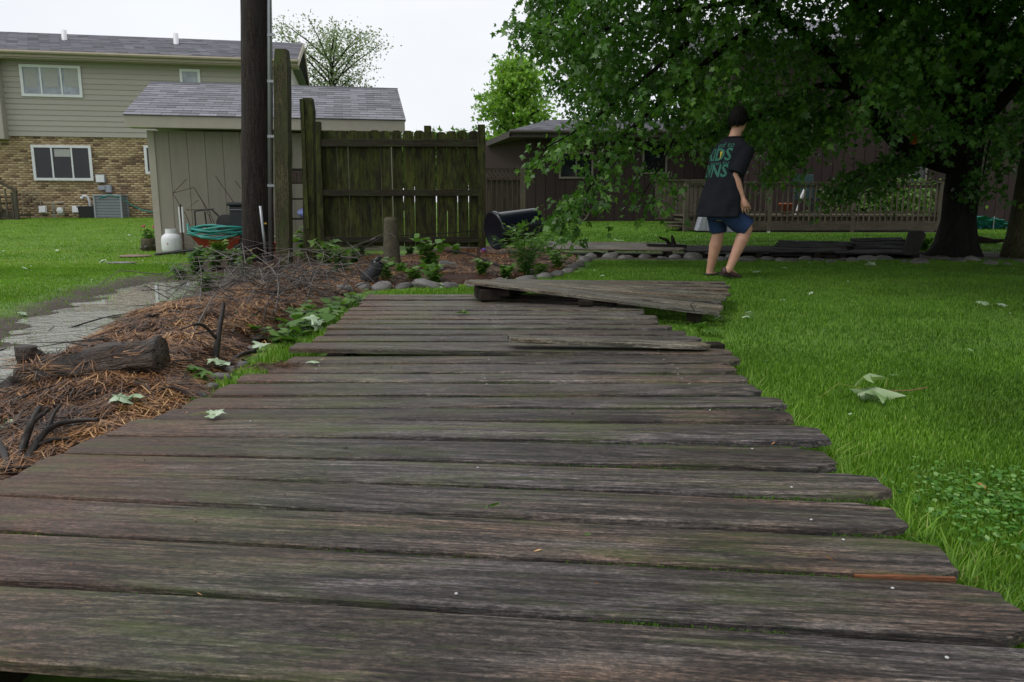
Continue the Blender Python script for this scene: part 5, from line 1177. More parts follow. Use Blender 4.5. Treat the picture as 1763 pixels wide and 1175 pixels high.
# ------------------------------------------------------------------ clutter by the shed
SF = 13.3
c = onto(297, 437, surf); tk = thing('gas_cylinder', 'white propane gas cylinder standing by the shed corner', 'gas cylinder', (c.x, c.y, c.z-.02)); s_ = c.y/1345
r = 16.5*s_; MB().lathe([(r*.8, 0), (r*.8, .04), (r*.92, .06), (r, .1), (r, .27), (r*.9, .33), (r*.6, .37), (.03, .385)], 24).build('tank', WHITE, tk, smooth=True)
MB().lathe([(r*.55, .37), (r*.55, .45), (r*.5, .45), (r*.5, .37)], 20).build('collar', WHITE, tk); MB().lathe([(.02, .38), (.02, .43), (.03, .43), (.03, .45)], 10).build('valve', GALV, tk); MB().lathe([(.012, 0), (.012, .003)], 8, (0, -r-.001, .2), Matrix.Rotation(R(90), 3, 'X')).build('logo_mark', REDP, tk)
MB().lathe([(r*.82, 0), (r*.82, .03), (r*.78, .03)], 20).build('foot_ring', GALV, tk)
c = onto(259, 433, surf); fp = thing('flower_pot', 'rough grey stone planter with pink geraniums at the shed corner', 'planter', c); s_ = c.y/1345
MB().lathe([(12*s_, 0), (14*s_, .1), (14*s_, .22), (12.5*s_, .24), (11*s_, .22), (0, .2)], 18).build('pot', CONC, fp, smooth=True)
for a in range(6): MB().ball((14*s_*math.cos(a-2.6), 14*s_*math.sin(a-2.6), .06+.025*a), .03, 8, 6).build('shell_ornament', STONE, fp, smooth=True)
g = np.random.default_rng(71); n = 160; P = np.stack([g.normal(0, .07, n), g.normal(0, .06, n), g.uniform(.2, .38, n)], 1); o = leaves('leaves', P, g.normal(0, 1, (n, 3))+[0, 0, .4], g.uniform(.03, .06, n), OVAL*[2, 1], LEAFB, g, fp, world=False); o['kind'] = 'stuff'
PINK = plain('pink_petals', (.65, .08, .2), .7)
for (x, z) in ((-.09, .46), (.1, .45)):
    MB().tube([(x*.5, 0, .25), (x, 0, z)], .004, 4).build('stem', plain('stem_green', (.05, .15, .02)), fp); mb = MB(); 
    for i in range(7): mb.ball((x+.02*math.cos(i), .02*math.sin(i), z+.01*math.cos(i*2)), .014, 6, 4)
    mb.build('flower', PINK, fp)
# white post with cage (solar stake)
c = onto(317, 440, surf); t = thing('garden_stake', 'white tubed stake leaning on the shed wall left of the wheelbarrow', 'stake', c); hh = at(317, 352, c.y).z-c.z
for x in (-.025, .025): MB().tube([(x, 0, hh*.45), (x*1.1, 0, hh*.95)], .016, 8).build('white_tube', WHITE, t)
MB().tube([(0, 0, 0), (0, 0, hh)], .016, 6).build('rod', RUST, t)
# wheelbarrow upside with hose
wc = onto(378, 441, surf); wb = thing('wheelbarrow', 'red wheelbarrow with black handles parked against the shed', 'wheelbarrow', (wc.x, wc.y+.15, wc.z)); 
mb = MB(); B = [(-.42, -.28, .34), (.42, -.28, .34), (.42, .28, .34), (-.42, .28, .34)]; b2 = [(-.25, -.18, .1), (.3, -.18, .1), (.3, .18, .1), (-.25, .18, .1)]
mb.v = B+b2; mb.f = [(4, 5, 6, 7), (0, 4, 5, 1), (1, 5, 6, 2), (2, 6, 7, 3), (3, 7, 4, 0)]; o = mb.build('tray', REDP, wb); sm_ = o.modifiers.new('thick', 'SOLIDIFY'); sm_.thickness = .012
for s in (-1, 1): MB().tube([(.45, s*.12, .15), (-.3, s*.2, .12), (-1.05, s*.26, -.0+.03)], .022, 8).build('handle', BLACKP, wb); MB().tube([(.1, s*.2, .1), (.05, s*.22, .0), (.25, s*.2, .0), (.28, s*.2, .1)], .014, 6).build('leg', BLACKP, wb)
MB().lathe([(.05, -.05), (.17, -.05), (.19, -.02), (.19, .02), (.17, .05), (.05, .05)], 20, (.55, 0, .19), Matrix.Rotation(R(90), 3, 'X')).build('wheel', RUBBER, wb)
MB().tube([(.0, -.2, .4), (-.35, -.2, .42), (-.35, -.2, .75), (-.1, -.1, .78), (.2, -.05, .45)], .016, 6).build('frame_hoop', BLACKP, wb)
MB().tube([(-.2, -.1, .4), (-.22, -.1, .74)], .014, 6).build('frame_bar', BLACKP, wb)
hb = thing('garden_hose', 'teal garden hose coiled loosely over the red wheelbarrow', 'hose', (wc.x, wc.y+.1, wc.z+.42)); g = random.Random(4)
for j in range(7):
    pts = [(.46*math.cos(s*math.pi/9)*(1+.06*math.sin(s+j))+.02*j-.05, .24*math.sin(s*math.pi/9)-.1+.02*math.sin(j), .03*math.sin(s*.8+j*1.7)+.024*j-.07) for s in range(19)]
    MB().tube(pts, .017, 7, cap=False).build('coil', TEAL, hb, smooth=True)
MB().tube([(-.46, -.2, .12), (-.43, -.28, 0), (-.2, -.33, -.1), (.1, -.33, -.13), (.4, -.3, -.05)], .017, 7).build('loose_end', TEAL, hb, smooth=True)
c = at(390, 387, 13.35); ty = thing('black_bucket', 'round black bucket lying on its side on the hose, mouth facing the camera', 'bucket', c, rot=(R(90), 0, R(-12))); MB().lathe([(.0, -.28), (.13, -.28), (.165, .02), (.175, .03), (.16, .03), (.15, 0), (.12, -.25), (0, -.26)], 28).build('shell', BLACKP, ty, smooth=True); MB().lathe([(.163, .03), (.18, .025), (.18, .0), (.165, -.01)], 28).build('rim', RUBBER, ty, smooth=True)
c = onto(414, 433, surf); tc_ = thing('wheelie_bin', 'tall dark blue-black bin with a lid half hidden behind the utility pole', 'bin', (at(405, 400, 13.4).x+.14, 13.4, c.z)); hh = at(410, 348, 13.4).z-c.z
MB().prism([(-.12, -.18, 0), (.2, -.18, 0), (.23, -.18, hh*.93), (-.16, -.18, hh*.93), (-.16, -.18, hh*.75)], (0, .4, 0)).build('body', NAVYP, tc_, bevel=.02); MB().box((.035, .02, hh*.96), (.44, .48, .06)).build('lid', NAVYP, tc_, bevel=.02)
MB().tube([(-.14, -.2, hh*.85), (.2, -.2, hh*.85)], .016, 6).build('handle', NAVYP, tc_)
# thin wire frame leaning on the shed wall
wf = thing('bent_antenna', 'bent thin wire frame leaning against the shed wall above the wheelbarrow', 'wire', (at(340, 400, 13.75).x, 13.75, 0))
for k_ in ([(321, 309), (297, 333), (320, 370), (330, 395)], [(297, 333), (334, 323), (360, 365), (385, 420)], [(341, 345), (320, 362), (370, 360)], [(334, 323), (350, 350), (365, 385)], [(371, 303), (380, 317), (400, 345), (418, 372)], [(405, 312), (415, 325)]):
    MB().tube([at(x, y, 13.72) for x, y in k_], .006, 4).build('wire', RUST, wf, world=True)
# bucket and shelf between the posts
c = onto(477, 430, surf); t = thing('red_bucket', 'red bucket standing between the utility pole and the tall mossy post', 'bucket', (at(477, 425, 12.6).x, 12.6, surf(-3.8, 12.6))); MB().lathe([(.1, 0), (.13, .25), (.14, .25), (.14, .27), (.125, .27), (.1, .05)], 18).build('shell', REDP, t, smooth=True); MB().tube([(-.13, 0, .25), (-.09, 0, .36), (.09, 0, .36), (.13, 0, .25)], .005, 5).build('handle', GALV, t)
a = at(498, 428, 13.2); b_ = at(526, 292, 13.2); t = thing('storage_shelf', 'dark storage shelf with a blue and white bag seen between the two mossy posts', 'shelf', (a.x, 13.2, surf(a.x, 13.2))); w_ = b_.x-a.x+.25; h_ = b_.z-surf(a.x, 13.2)
for x in (-.1, w_): 
    for y in (0, .35): MB().box((x, y, h_/2), (.04, .04, h_)).build('post', RUST, t)
for z in (.25, .62, .95, h_): MB().box((w_/2-.05, .17, z), (w_+.2, .4, .03)).build('shelf_board', DARKW, t)
MB().box((w_/2-.05, .1, h_+-.13), (w_+.1, .3, .2)).build('crate', GATEW, t, bevel=.01)
MB().ball((w_/2, .1, .72), (.16, .12, .09), 12, 8).build('bag', mat('blue_white_bag', (.35, .4, .6), (.08, .12, .4), 9), t, smooth=True)
c = onto(233, 443, surf); mb = MB(); mb.ball((0, 0, 0), (.28, .2, .02), 14, 6); o = mb.build('stepping_stone', mat('pink_paver', (.25, .16, .13), (.18, .12, .1), 12), smooth=True); o.location = (c.x, c.y, c.z+.02); tag(o, 'flat reddish stepping stone in the lawn before the flower pot', 'stepping stone')
c = onto(185, 455, surf); mb = MB(); mb.ball((0, 0, 0), (.22, .12, .015), 14, 6); o = mb.build('stepping_stone', STONE, smooth=True); o.location = (c.x+.2, c.y, c.z+.02); tag(o, 'flat grey stepping stone in the lawn left of the reddish one', 'stepping stone')
# ------------------------------------------------------------------ plants
STEM = plain('plant_stem', (.06, .13, .03), .6)
def weed(px, py, h, nl, ls, label, T=OVAL, mt=LEAFB, spread=.5, seed=0, name='weed', cat='weed', nst=4, group=None, f=1.6, tb=0.0):
    c = P3(px, py); g = np.random.default_rng(1000+seed); t = thing(name, label, cat, c, group=group)
    mb = MB(); P = []; D = []
    for i in range(nst if nl < 60 else max(nst, 7)):
        a = g.uniform(0, 6.28); e = np.array([math.cos(a)*spread*h*g.uniform(.3, 1), math.sin(a)*spread*h*g.uniform(.3, 1), h*g.uniform(.65, 1.0)])
        mb.tube([(0, 0, -.01), tuple(e*np.array([.35, .35, .55])), tuple(e)], [.004, .003, .0015], 4)
        m_ = max(2, nl//nst)
        for j in range(m_):
            s = (j+.8)/m_; q = e*np.array([s**1.5, s**1.5, s]); b = j*2.4+a; P.append(q); D.append([math.cos(b), math.sin(b), g.uniform(-.1, .6)])
    mb.build('stems', STEM, t); P = np.array(P); D = np.array(D); n = len(P)
    if nl <= 24:
        Nn = g.normal(0, .3, (n, 3))+[0, 0, 1]; S = g.uniform(.7, 1.2, n)*ls
        V, F = leaf_arr(P, D, Nn, S, T*np.array([f, 1]), .35); k = len(T); tt = np.clip(g.normal(.5+tb, .2, n), 0, 1)
        for i in range(n): obj_np('leaf', V[i*k:(i+1)*k], np.arange(k)[None], mt, t, tint=np.full(k, tt[i]))
    else:
        o = leaves('leaves', P, D, g.uniform(.7, 1.2, n)*ls, T*np.array([f, 1]), mt, g, t, .35, up=.7, world=False, tint=np.clip(g.normal(.5+tb, .2, n), 0, 1)); o['kind'] = 'stuff'
    return t
weed(905, 470, .52, 620, .1, 'bushy feathery green shrub in front of the overturned bin', LANCE, LEAFB, .75, 1, 'shrub', 'shrub', 30, f=1.3, tb=-.1)
weed(520, 448, .5, 40, .12, 'tall bright green seedling between the mossy posts', seed=2)
weed(1122, 378, .32, 90, .2, 'round green hosta at the foot of the brown wall', OVAL, LEAFB, 1.2, 3, 'hosta', 'plant', 22, f=1.2)
wl = [(560, 460, .3, 40, .08, 'leafy weed right of the shorter mossy post'), (590, 470, .28, 36, .08, 'leafy weed behind the twig tangle left of the pedestal'), (575, 430, .35, 36, .09, 'weed growing at the left foot of the standing fence'), (610, 455, .2, 30, .07, 'weed in front of the fence between tangle and pedestal'),
      (645, 425, .3, 30, .09, 'weed behind the concrete pedestal'), (740, 465, .34, 40, .1, 'upright bright weed right of the pedestal'), (705, 440, .16, 24, .07, 'low weed by the fence right of the pedestal'), (760, 430, .15, 24, .06, 'low weed at the fence foot near the right post'),
      (715, 482, .13, 24, .07, 'low weed at the front of the bed right of the boot'), (745, 486, .16, 30, .08, 'low weed before the small stones in the bed'), (660, 484, .2, 30, .08, 'weed beside the black boot'), (830, 474, .15, 60, .05, 'pale fine weed left of the leafy shrub'),
      (870, 478, .13, 50, .05, 'yellowish low weed under the leafy shrub'), (930, 478, .14, 40, .05, 'low weed between the shrub and the edging stones'), (960, 462, .22, 40, .06, 'thin weed right of the leafy shrub'), (785, 440, .14, 24, .06, 'small weed near the right fence post'),
      (540, 440, .4, 40, .08, 'weed behind the shorter mossy post'), (340, 475, .3, 60, .07, 'dark leafy weed between lawn and utility pole'), (370, 465, .32, 60, .07, 'leafy weed in front of the wheelbarrow'), (400, 460, .25, 50, .06, 'leafy weed left of the utility pole foot'),
      (310, 480, .15, 40, .05, 'small dark weed at the lawn edge above the puddle'), (420, 470, .18, 30, .06, 'small weed at the foot of the utility pole'), (355, 500, .14, 40, .05, 'low weed at the mud edge'), (620, 440, .28, 36, .08, 'weed at the fence left of the pedestal'), (690, 470, .1, 20, .06, 'small weed right of the pedestal base'), (1590, 432, .2, 50, .07, 'dark small weed at the foot of the maple trunk')]
for i, (x, y, h, nl, ls, lb_) in enumerate(wl): weed(x, y, h*1.05, int(nl*1.9), ls*1.15, lb_, OVAL if i % 3 else SIMPLE3, LEAFB if 'dark' not in lb_ else LEAFD, .55, 10+i, f=1.4)
# vine at the left of the far end of the fallen fence
vp = [(585, 545), (560, 553), (540, 560), (565, 565), (525, 570), (505, 578), (545, 575), (600, 535), (615, 525), (520, 555), (485, 590), (500, 598)]
for i, (x, y) in enumerate(vp): weed(x, y, .13, 16, .075, 'heart-leaved vine sprig, %s along the left edge of the boards' % ORD[i], np.array([(0, 0), (.35, -.1), (.48, .25), (.3, .65), (0, 1), (-.3, .65), (-.48, .25), (-.35, -.1)], float), LEAFB, 1.0, 50+i, 'vine', 'vine', 4, 'vine sprigs along the boards', f=1.0)
# clover patch
g = np.random.default_rng(91); n = 16000; x = g.uniform(.95, 2.4, n); y = g.uniform(1.35, 2.6, n); d_ = np.hypot((x-1.28)/.38, (y-1.75)/.34); d2 = np.hypot((x-1.6)/.3, (y-1.6)/.3)
k = ((d_ < g.uniform(.3, 1.1, n)) | (d2 < g.uniform(.3, 1.0, n))) & (x > right_edge(y)+.02); x, y = x[k], y[k]; n = len(x); P = np.stack([x, y, gz(x, y)+g.uniform(.02, .045, n)], 1)
o = leaves('clover_patch', P, g.normal(0, 1, (n, 3))*[1, 1, .2], g.uniform(.008, .017, n), OVAL*[2.0, 1], tint_mat('clover_leaf', [(0, (.035, .12, .015)), (.6, (.09, .24, .03)), (1, (.26, .42, .14))], rough=.5, transl=.25), g, up=.8, tint=np.clip(g.normal(.5, .25, n), 0, 1)); tag(o, 'patch of small-leaved clover in the grass near the right board ends', 'clover', kind='stuff')
# mounded hedge on deck area behind railing
c = at(1545, 365, 22.4); g = np.random.default_rng(92); t = thing('deck_bush', 'dark leafy bush behind the right half of the deck railing', 'bush', (c.x, 23.2, zD)); n = 2600
P = np.stack([g.normal(0, .75, n), g.normal(0, .35, n)-.2, np.abs(g.normal(.35, .3, n))], 1); o = leaves('leaves', P, g.normal(0, 1, (n, 3)), g.uniform(.08, .14, n), OVAL*[1.8, 1], LEAFB, g, t, world=False); o['kind'] = 'stuff'
MB().tube([(0, 0, -.6), (0, -.1, .3)], .05, 6).build('stem', BARK, t)
# ------------------------------------------------------------------ torn leaves lying about
def fallen(px, py, size, label, n=3, mt=LEAFP, z=None, ang=0.0, seed=0, T=MAPLE, stem=True, lift=.02, group=None, curl=.35, f=1.0):
    c = P3(px, py) if z is None else gnd(px, py, z); g = np.random.default_rng(3000+seed); t = thing('torn_leaf', label, 'leaf', c+Vector((0, 0, .004)), ang, group)
    for i in range(n):
        a = ang+(i-(n-1)/2)*1.1+g.normal(0, .2); P = np.array([[g.normal(0, size*.12), g.normal(0, size*.12), lift*g.uniform(.3, 1.2)]]); D = np.array([[math.cos(a), math.sin(a), g.uniform(-.05, .35)]])
        # subdivided leaf so that it can curl
        Nn = np.array([[g.normal(0, .35), g.normal(-.2, .3), 1.0]]); S = np.array([size*g.uniform(.75, 1.05)])
        TT = []; 
        for j in range(len(T)): p0 = T[j]; p1 = T[(j+1) % len(T)]; TT += [p0, (p0+p1)/2+np.array([0, 0])]
        TT = np.array(TT)*np.array([f, 1]); cen_ = np.array([[0, .38]]); allp = np.concatenate([TT, cen_]); V, _ = leaf_arr(P, D, Nn, S, allp, curl)
        m_ = len(TT); V[m_] = V[m_]+np.array([0, 0, size*.06]); V[:m_] += g.normal(0, size*.045, (m_, 3)); F = np.array([[m_, j, (j+1) % m_] for j in range(m_)])
        V[:, 2] = np.maximum(V[:, 2], .002)
        obj_np('leaf', V, F, mt, t, tint=np.clip(g.normal(.5, .25, m_+1), 0, 1), smooth=True)
    if stem: a = ang+math.pi+.3; MB().tube([(0, 0, lift*.6), (math.cos(a)*size*.5, math.sin(a)*size*.5, lift*.8), (math.cos(a+.3)*size*1.1, math.sin(a+.3)*size*1.1, .004)], [.0018, .0014, .001], 5).build('stalk', plain('leaf_stalk', (.2, .22, .04)) if 'leaf_stalk' not in bpy.data.materials else bpy.data.materials['leaf_stalk'], t)
    return t
fallen(215, 695, .085, 'big pale torn maple leaf turned over on the needle mulch', 3, ang=2.6, seed=1, lift=.03)
fallen(10, 740, .075, 'pale torn leaf cut off by the left edge, on the mulch', 3, ang=0.2, seed=2)
fallen(345, 665, .09, 'fresh green spiky leaf cluster sticking up beside the board ends', 5, LEAFB, ang=1.2, seed=3, lift=.06)
fallen(378, 640, .09, 'drooping pale green leaf hanging over the dark stick', 2, LEAFP, ang=-.6, seed=4, lift=.07)
fallen(440, 607, .1, 'grey-green wilted leaf on the narrow grass strip', 2, LEAFP, ang=3.8, seed=5, lift=.03)
fallen(470, 580, .1, 'pale green leaf among the vine stems', 2, LEAFP, ang=2.2, seed=6, lift=.04)
fallen(548, 580, .12, 'large pale drooping maple leaf over the vine', 3, LEAFP, ang=-1.2, seed=7, lift=.09)
fallen(525, 545, .09, 'bright leaf on top of the vine', 2, LEAFB, ang=.5, seed=8, lift=.08)
fallen(362, 718, .05, 'small green and pale leaf lying on the boards at the left', 3, LEAFP, z=TOP+.004, ang=3.0, seed=9, lift=.012)
fallen(800, 541, .05, 'small green leaf with a dark twig on the far boards', 3, LEAFB, z=TOP+.004, ang=2.4, seed=10, lift=.015)
fallen(545, 626, .045, 'tiny pale leaf on the boards near the left edge', 2, LEAFP, z=TOP+.004, ang=2, seed=11, lift=.006)
fallen(1245, 556, .1, 'white crumpled leaf underside beside the twisted panel', 3, LEAFP, ang=1.4, seed=12, lift=.04)
fallen(1285, 550, .08, 'pale leaf with a dark stalk right of the white crumpled one', 2, LEAFP, ang=2.5, seed=13, lift=.04)
fallen(1215, 578, .11, 'yellow-green limp leaf at the far right board ends', 3, LEAFB, ang=2.2, seed=14, lift=.05)
LEAFG = tint_mat('torn_leaf_green', [(0, (.14, .26, .07)), (.5, (.3, .42, .2)), (1, (.5, .6, .4))], rough=.5, transl=.25)
bl = fallen(1480, 690, .16, 'largest pale torn leaf lying alone on the right lawn', 3, LEAFG, ang=2.9, seed=15, lift=.075, curl=.55)
branch([(1520, 685, .03), (1560, 686, .03), (1596, 680, .03)], .0022, .0018, 'thin tan stalk beside the largest torn leaf', mat('tan_stalk', (.25, .13, .06), None, 10), name='stalk', cat='stalk')
fallen(1530, 665, .05, 'small green sprig standing right of the largest torn leaf', 2, LEAFB, ang=.2, seed=16, lift=.04, f=.4)
fallen(1692, 528, .1, 'pale leaf far out on the right lawn', 1, LEAFP, ang=.2, seed=17)
fallen(1718, 528, .11, 'pale leaf rightmost on the lawn under the maple', 1, LEAFP, ang=.0, seed=18)
fallen(1697, 866, .045, 'orange-brown seed wing in the grass near the right edge', 1, mat('dry_seed_wing', (.4, .17, .05), (.3, .1, .03), 20), ang=.9, seed=19, lift=.04, f=.35, T=OVAL*[1.5, 1])
fallen(840, 880, .05, 'thin green blade-shaped leaf on the near boards', 1, LEAFB, z=TOP+.003, ang=3.5, seed=20, f=.15, T=OVAL, stem=False, lift=.006)
fallen(1005, 925, .014, 'tiny bright green leaf scrap on the near boards', 1, LEAFB, z=TOP+.002, ang=3.1, seed=21, T=OVAL, f=2, stem=False, lift=.004)
fallen(1345, 548, .05, 'dark curved stalk lying on the lawn right of the pale leaves', 1, TWIG, ang=0, seed=22, f=.2, T=OVAL, lift=.02)
lf = [(175, 454, .13, 'pale leaf bunch on the left lawn beside the stepping stones'), (100, 434, .1, 'small pale leaf in the middle of the left lawn'), (45, 468, .07, 'tiny pale scrap low on the left lawn'), (40, 545, .08, 'pale scrap on the mud edge at the far left'), (225, 407, .09, 'pale scrap on the grass left of the flower pot'), (3, 435, .08, 'pale scrap at the very left edge of the lawn'),
      (770, 497, .16, 'white crumpled paper-like leaf near the tip of the twisted panel'), (855, 489, .17, 'white torn bag scrap behind the twisted panel tip'), (1040, 477, .07, 'small white scrap on the grass beyond the twisted panel'), (1065, 416, .16, 'white leaf bunch on the far lawn behind the grey panel'), (1130, 407, .1, 'white scrap on the far lawn left of the person'), (1125, 395, .07, 'tiny white scrap near the hosta'),
      (1295, 474, .09, 'small pale scrap on the grass by the brown shoe'), (1398, 511, .05, 'tiny white scrap on the right lawn'), (1345, 524, .04, 'small white speck on the lawn below the person'), (1500, 458, .14, 'pale yellow torn leaf bunch before the row of stones under the maple'), (310, 470, .12, 'pale leaf among the weeds left of the utility pole'), (425, 478, .09, 'white scrap on the soil at the foot of the utility pole'),
      (300, 498, .1, 'pale leaf at the edge of the mud'), (1322, 403, .1, 'white scrap on the grass before the deck'), (1350, 468, .07, 'pale scrap on the shaded grass right of the person')]
for i, (x, y, s, lb_) in enumerate(lf): fallen(x, y, s, lb_, 2 if 'bunch' in lb_ or 'crumpled' in lb_ else 1, LEAFP, ang=i*1.3, seed=30+i, stem=False, lift=.035)
branch([(855, 543, .0), (835, 540, .004), (815, 541, .0)], .003, .002, 'thin dark twig on the far boards beside a green leaf', name='twig', cat='twig').location.z += TOP
c = gnd(1195, 535, .125); o = MB().tube([(0, 0, 0), (-.02, 0, .035), (.0, 0, .055), (.1, 0, .05), (.11, 0, .04)], .003, 5).build('twig', TWIG); o.location = c; tag(o, 'thin bent twig standing on the twisted panel near its right corner', 'twig')
# heap of wet needles on board
g = np.random.default_rng(95); c = gnd(475, 632, TOP); n = 420; P = c.to_tuple()+np.stack([g.normal(0, .045, n), g.normal(0, .03, n), np.abs(g.normal(0, .006, n))+.002], 1)
o = leaves('needle_clump', P, g.normal(0, 1, (n, 3))*[1, 1, .15], g.uniform(.02, .06, n), LANCE*[.35, 1], NEEDLE, g, tint=np.clip(g.normal(.3, .2, n), 0, 1)); tag(o, 'small clump of wet needles on the left ends of the boards', 'needles', kind='stuff')
g = np.random.default_rng(101); n = 900; x = g.uniform(-1.05, .9, n); y = g.uniform(1.0, 5.5, n); k = (x > left_edge(y)+.02) & (x < right_edge(y)-.03) & (g.random(n) < .25+.6*(x < -.5)); x, y = x[k], y[k]; n = len(x)
o = leaves('board_litter', np.stack([x, y, np.full(n, TOP+.004)], 1), g.normal(0, 1, (n, 3))*[1, .8, .05], g.uniform(.004, .022, n), LANCE*[1.2, 1], NEEDLE, g, up=.9, tint=np.clip(g.normal(.35, .3, n), 0, 1)); tag(o, 'tiny bits of needles and bark scattered over the fallen boards', 'litter', kind='stuff')
g = np.random.default_rng(102); n = 420; x = g.uniform(-8, 7, n); y = g.uniform(2.2, 20, n); k = in_frame(x, y) & (bsd(x, y) < -.1) & ((x > 1.0) | (x < -2.6) | (y > 6.5)); x, y = x[k], y[k]; n = len(x)
o = leaves('lawn_litter', np.stack([x, y, gz(x, y)+.028], 1), g.normal(0, 1, (n, 3))*[1, 1, .2], g.uniform(.012, .035, n), OVAL*[1.6, 1], LEAFP, g, up=.8); tag(o, 'tiny pale leaf scraps sprinkled over the lawns', 'litter', kind='stuff')
# ------------------------------------------------------------------ the walking person
PYW = 7.9; yaw = R(32)
pr = thing('person', 'black-haired person in charcoal printed T-shirt and denim shorts walking to the right', 'person', (at(1238, 478, PYW).x, PYW, 0.0))
PW = lambda px, py, dy=0.0: at(px, py, PYW+dy)-pr.location
fw_ = Vector((math.cos(yaw), math.sin(yaw), 0)); rt_ = Vector((math.sin(yaw), -math.cos(yaw), 0))
def bake(o, mods):
    for ty_, kw in mods:
        m_ = o.modifiers.new(ty_, ty_)
        for k_, v_ in kw.items(): setattr(m_, k_, v_)
    dg = bpy.context.evaluated_depsgraph_get(); dg.update(); me = bpy.data.meshes.new_from_object(o.evaluated_get(dg)); o.modifiers.clear(); o.data = me
    me.polygons.foreach_set('use_smooth', [True]*len(me.polygons)); return o
hipc = (PW(1246, 372)); chest = PW(1256, 285); neck = PW(1263, 240); head = PW(1272, 208)
nearhip = hipc+rt_*.09; farhip = hipc-rt_*.09
kneeN = PW(1286, 392, -.12); ankN = PW(1256, 462, -.16); heelN = PW(1248, 470, -.17); toeN = PW(1280, 480, -.06)
kneeF = PW(1236, 404, .08); ankF = PW(1222, 467, .12); toeF = PW(1240, 476, .2)
mb = MB()
mb.tube([hipc+Vector((0, 0, -.05)), hipc+Vector((0, 0, .06)), (hipc+chest)/2, chest, chest+Vector((.01, 0, .12)), neck-Vector((.005, 0, .03))], [.08, .08, .085, .1, .085, .05], 16)
mb.tube([neck-Vector((.01, 0, .06)), neck, head-Vector((.0, 0, .04))], [.062, .056, .055], 14)
hm = Matrix.Rotation(R(12), 3, 'Z')
fh = Vector((math.cos(R(42)), math.sin(R(42)), 0)); rh_ = Vector((math.sin(R(42)), -math.cos(R(42)), 0)); up3 = Vector((0, 0, 1))
HM = Matrix((fh, -rh_, up3)).transposed() @ Matrix.Rotation(R(10), 3, 'Y')
hc = head+Vector((0, 0, .015))
mb.ball(hc, (.096, .075, .108), 20, 14, HM); mb.ball(hc+HM @ Vector((.035, 0, -.055)), (.06, .052, .06), 16, 10, HM)      # skull, jaw
mb.tube([hc+HM @ Vector((.088, 0, .02)), hc+HM @ Vector((.112, 0, -.018)), hc+HM @ Vector((.09, 0, -.03))], [.008, .014, .01], 8)   # nose
mb.tube([hc+HM @ Vector((.083, -.02, -.055)), hc+HM @ Vector((.095, 0, -.055)), hc+HM @ Vector((.083, .02, -.055))], [.006, .009, .006], 8)   # lips
mb.ball(hc+HM @ Vector((.08, 0, -.09)), (.02, .022, .018), 8, 6, HM)
for s in (-1, 1): mb.ball(hc+HM @ Vector((.0, s*.076, -.008)), (.02, .01, .03), 10, 8, HM)
def legs(h, k_, a, h_): mb.tube([h, h.lerp(k_, .5), k_+Vector((0, 0, .02)), k_, k_.lerp(a, .3), k_.lerp(a, .7), a, h_], [.092, .082, .062, .059, .064, .046, .036, .038], 16)
legs(nearhip, kneeN, ankN, ankN.lerp(heelN, .8)); legs(farhip, kneeF, ankF, ankF+Vector((0, 0, -.03)))
for a_, t_ in ((ankN, toeN), (ankF, toeF)):
    b0 = a_+Vector((-.02, 0, -.025)); t9 = t_ if a_ is ankF else b0.lerp(t_, .8); mb.tube([b0, b0.lerp(t9, .5)+Vector((0, 0, .005)), t9+Vector((-.02, 0, .0))], [.033, .032 if a_ is ankF else .026, .02], 12)
    if a_ is ankF:
        dxy = (t_-b0); dxy.z = 0; dxy.normalize(); sdv = Vector((-dxy.y, dxy.x, 0))
        for q in range(5): c0 = t_+sdv*(.024-.012*q)-dxy*.01; mb.tube([c0-dxy*.02, c0+dxy*(.016-.003*q)], [.009, .007-.0006*q], 6)
shN = chest+rt_*.17+Vector((.035, 0, .13)); elN = PW(1266, 302, -.16); wrN = PW(1279, 342, -.19)
shF = chest-rt_*.17+Vector((0, 0, .13)); elF = shF+Vector((-.02, .03, -.28)); wrF = elF+fw_*.12+Vector((0, 0, -.2))
for s_, e_, w_ in ((shN, elN, wrN), (shF, elF, wrF)):
    mb.tube([s_, s_.lerp(e_, .5), e_, e_.lerp(w_, .3), e_.lerp(w_, .75), w_], [.052, .045, .037, .038, .027, .023], 14)
    d = (w_-e_).normalized(); d = (d+Vector((.1, 0, -.2))).normalized(); sx = Vector((.62, -.1, 0)); sx = (sx-d*sx.dot(d)).normalized(); nz_ = d.cross(sx)
    pc = w_+d*.05; mb.tube([w_, w_+d*.03, pc+d*.012, pc+d*.04], [.024, .031, .036, .033], 12)
    for q in range(4):
        o_ = (q-1.5)*.019; L = (.06, .074, .069, .05)[q]; base = pc+d*.026+sx*o_*1.05; k1 = base+d*L*.5+nz_*(.004)-sx*.004+sx*o_*.3; k2 = k1+d*L*.32+nz_*-.014; k3 = k2+d*L*.22+nz_*-.016
        mb.tube([base-d*.02, base, k1, k2, k3], [.0095, .0095, .0088, .008, .0065], 8)
    tb_ = w_+d*.02-sx*(.02); t1 = tb_-sx*.028+d*.03; t2_ = t1-sx*.006+d*.032; mb.tube([tb_, t1, t2_], [.013, .011, .008], 8)
bd_ = mb.build('body', SKIN, pr); bake(bd_, [('REMESH', dict(mode='VOXEL', voxel_size=.0052)), ('SMOOTH', dict(factor=.5, iterations=3))])
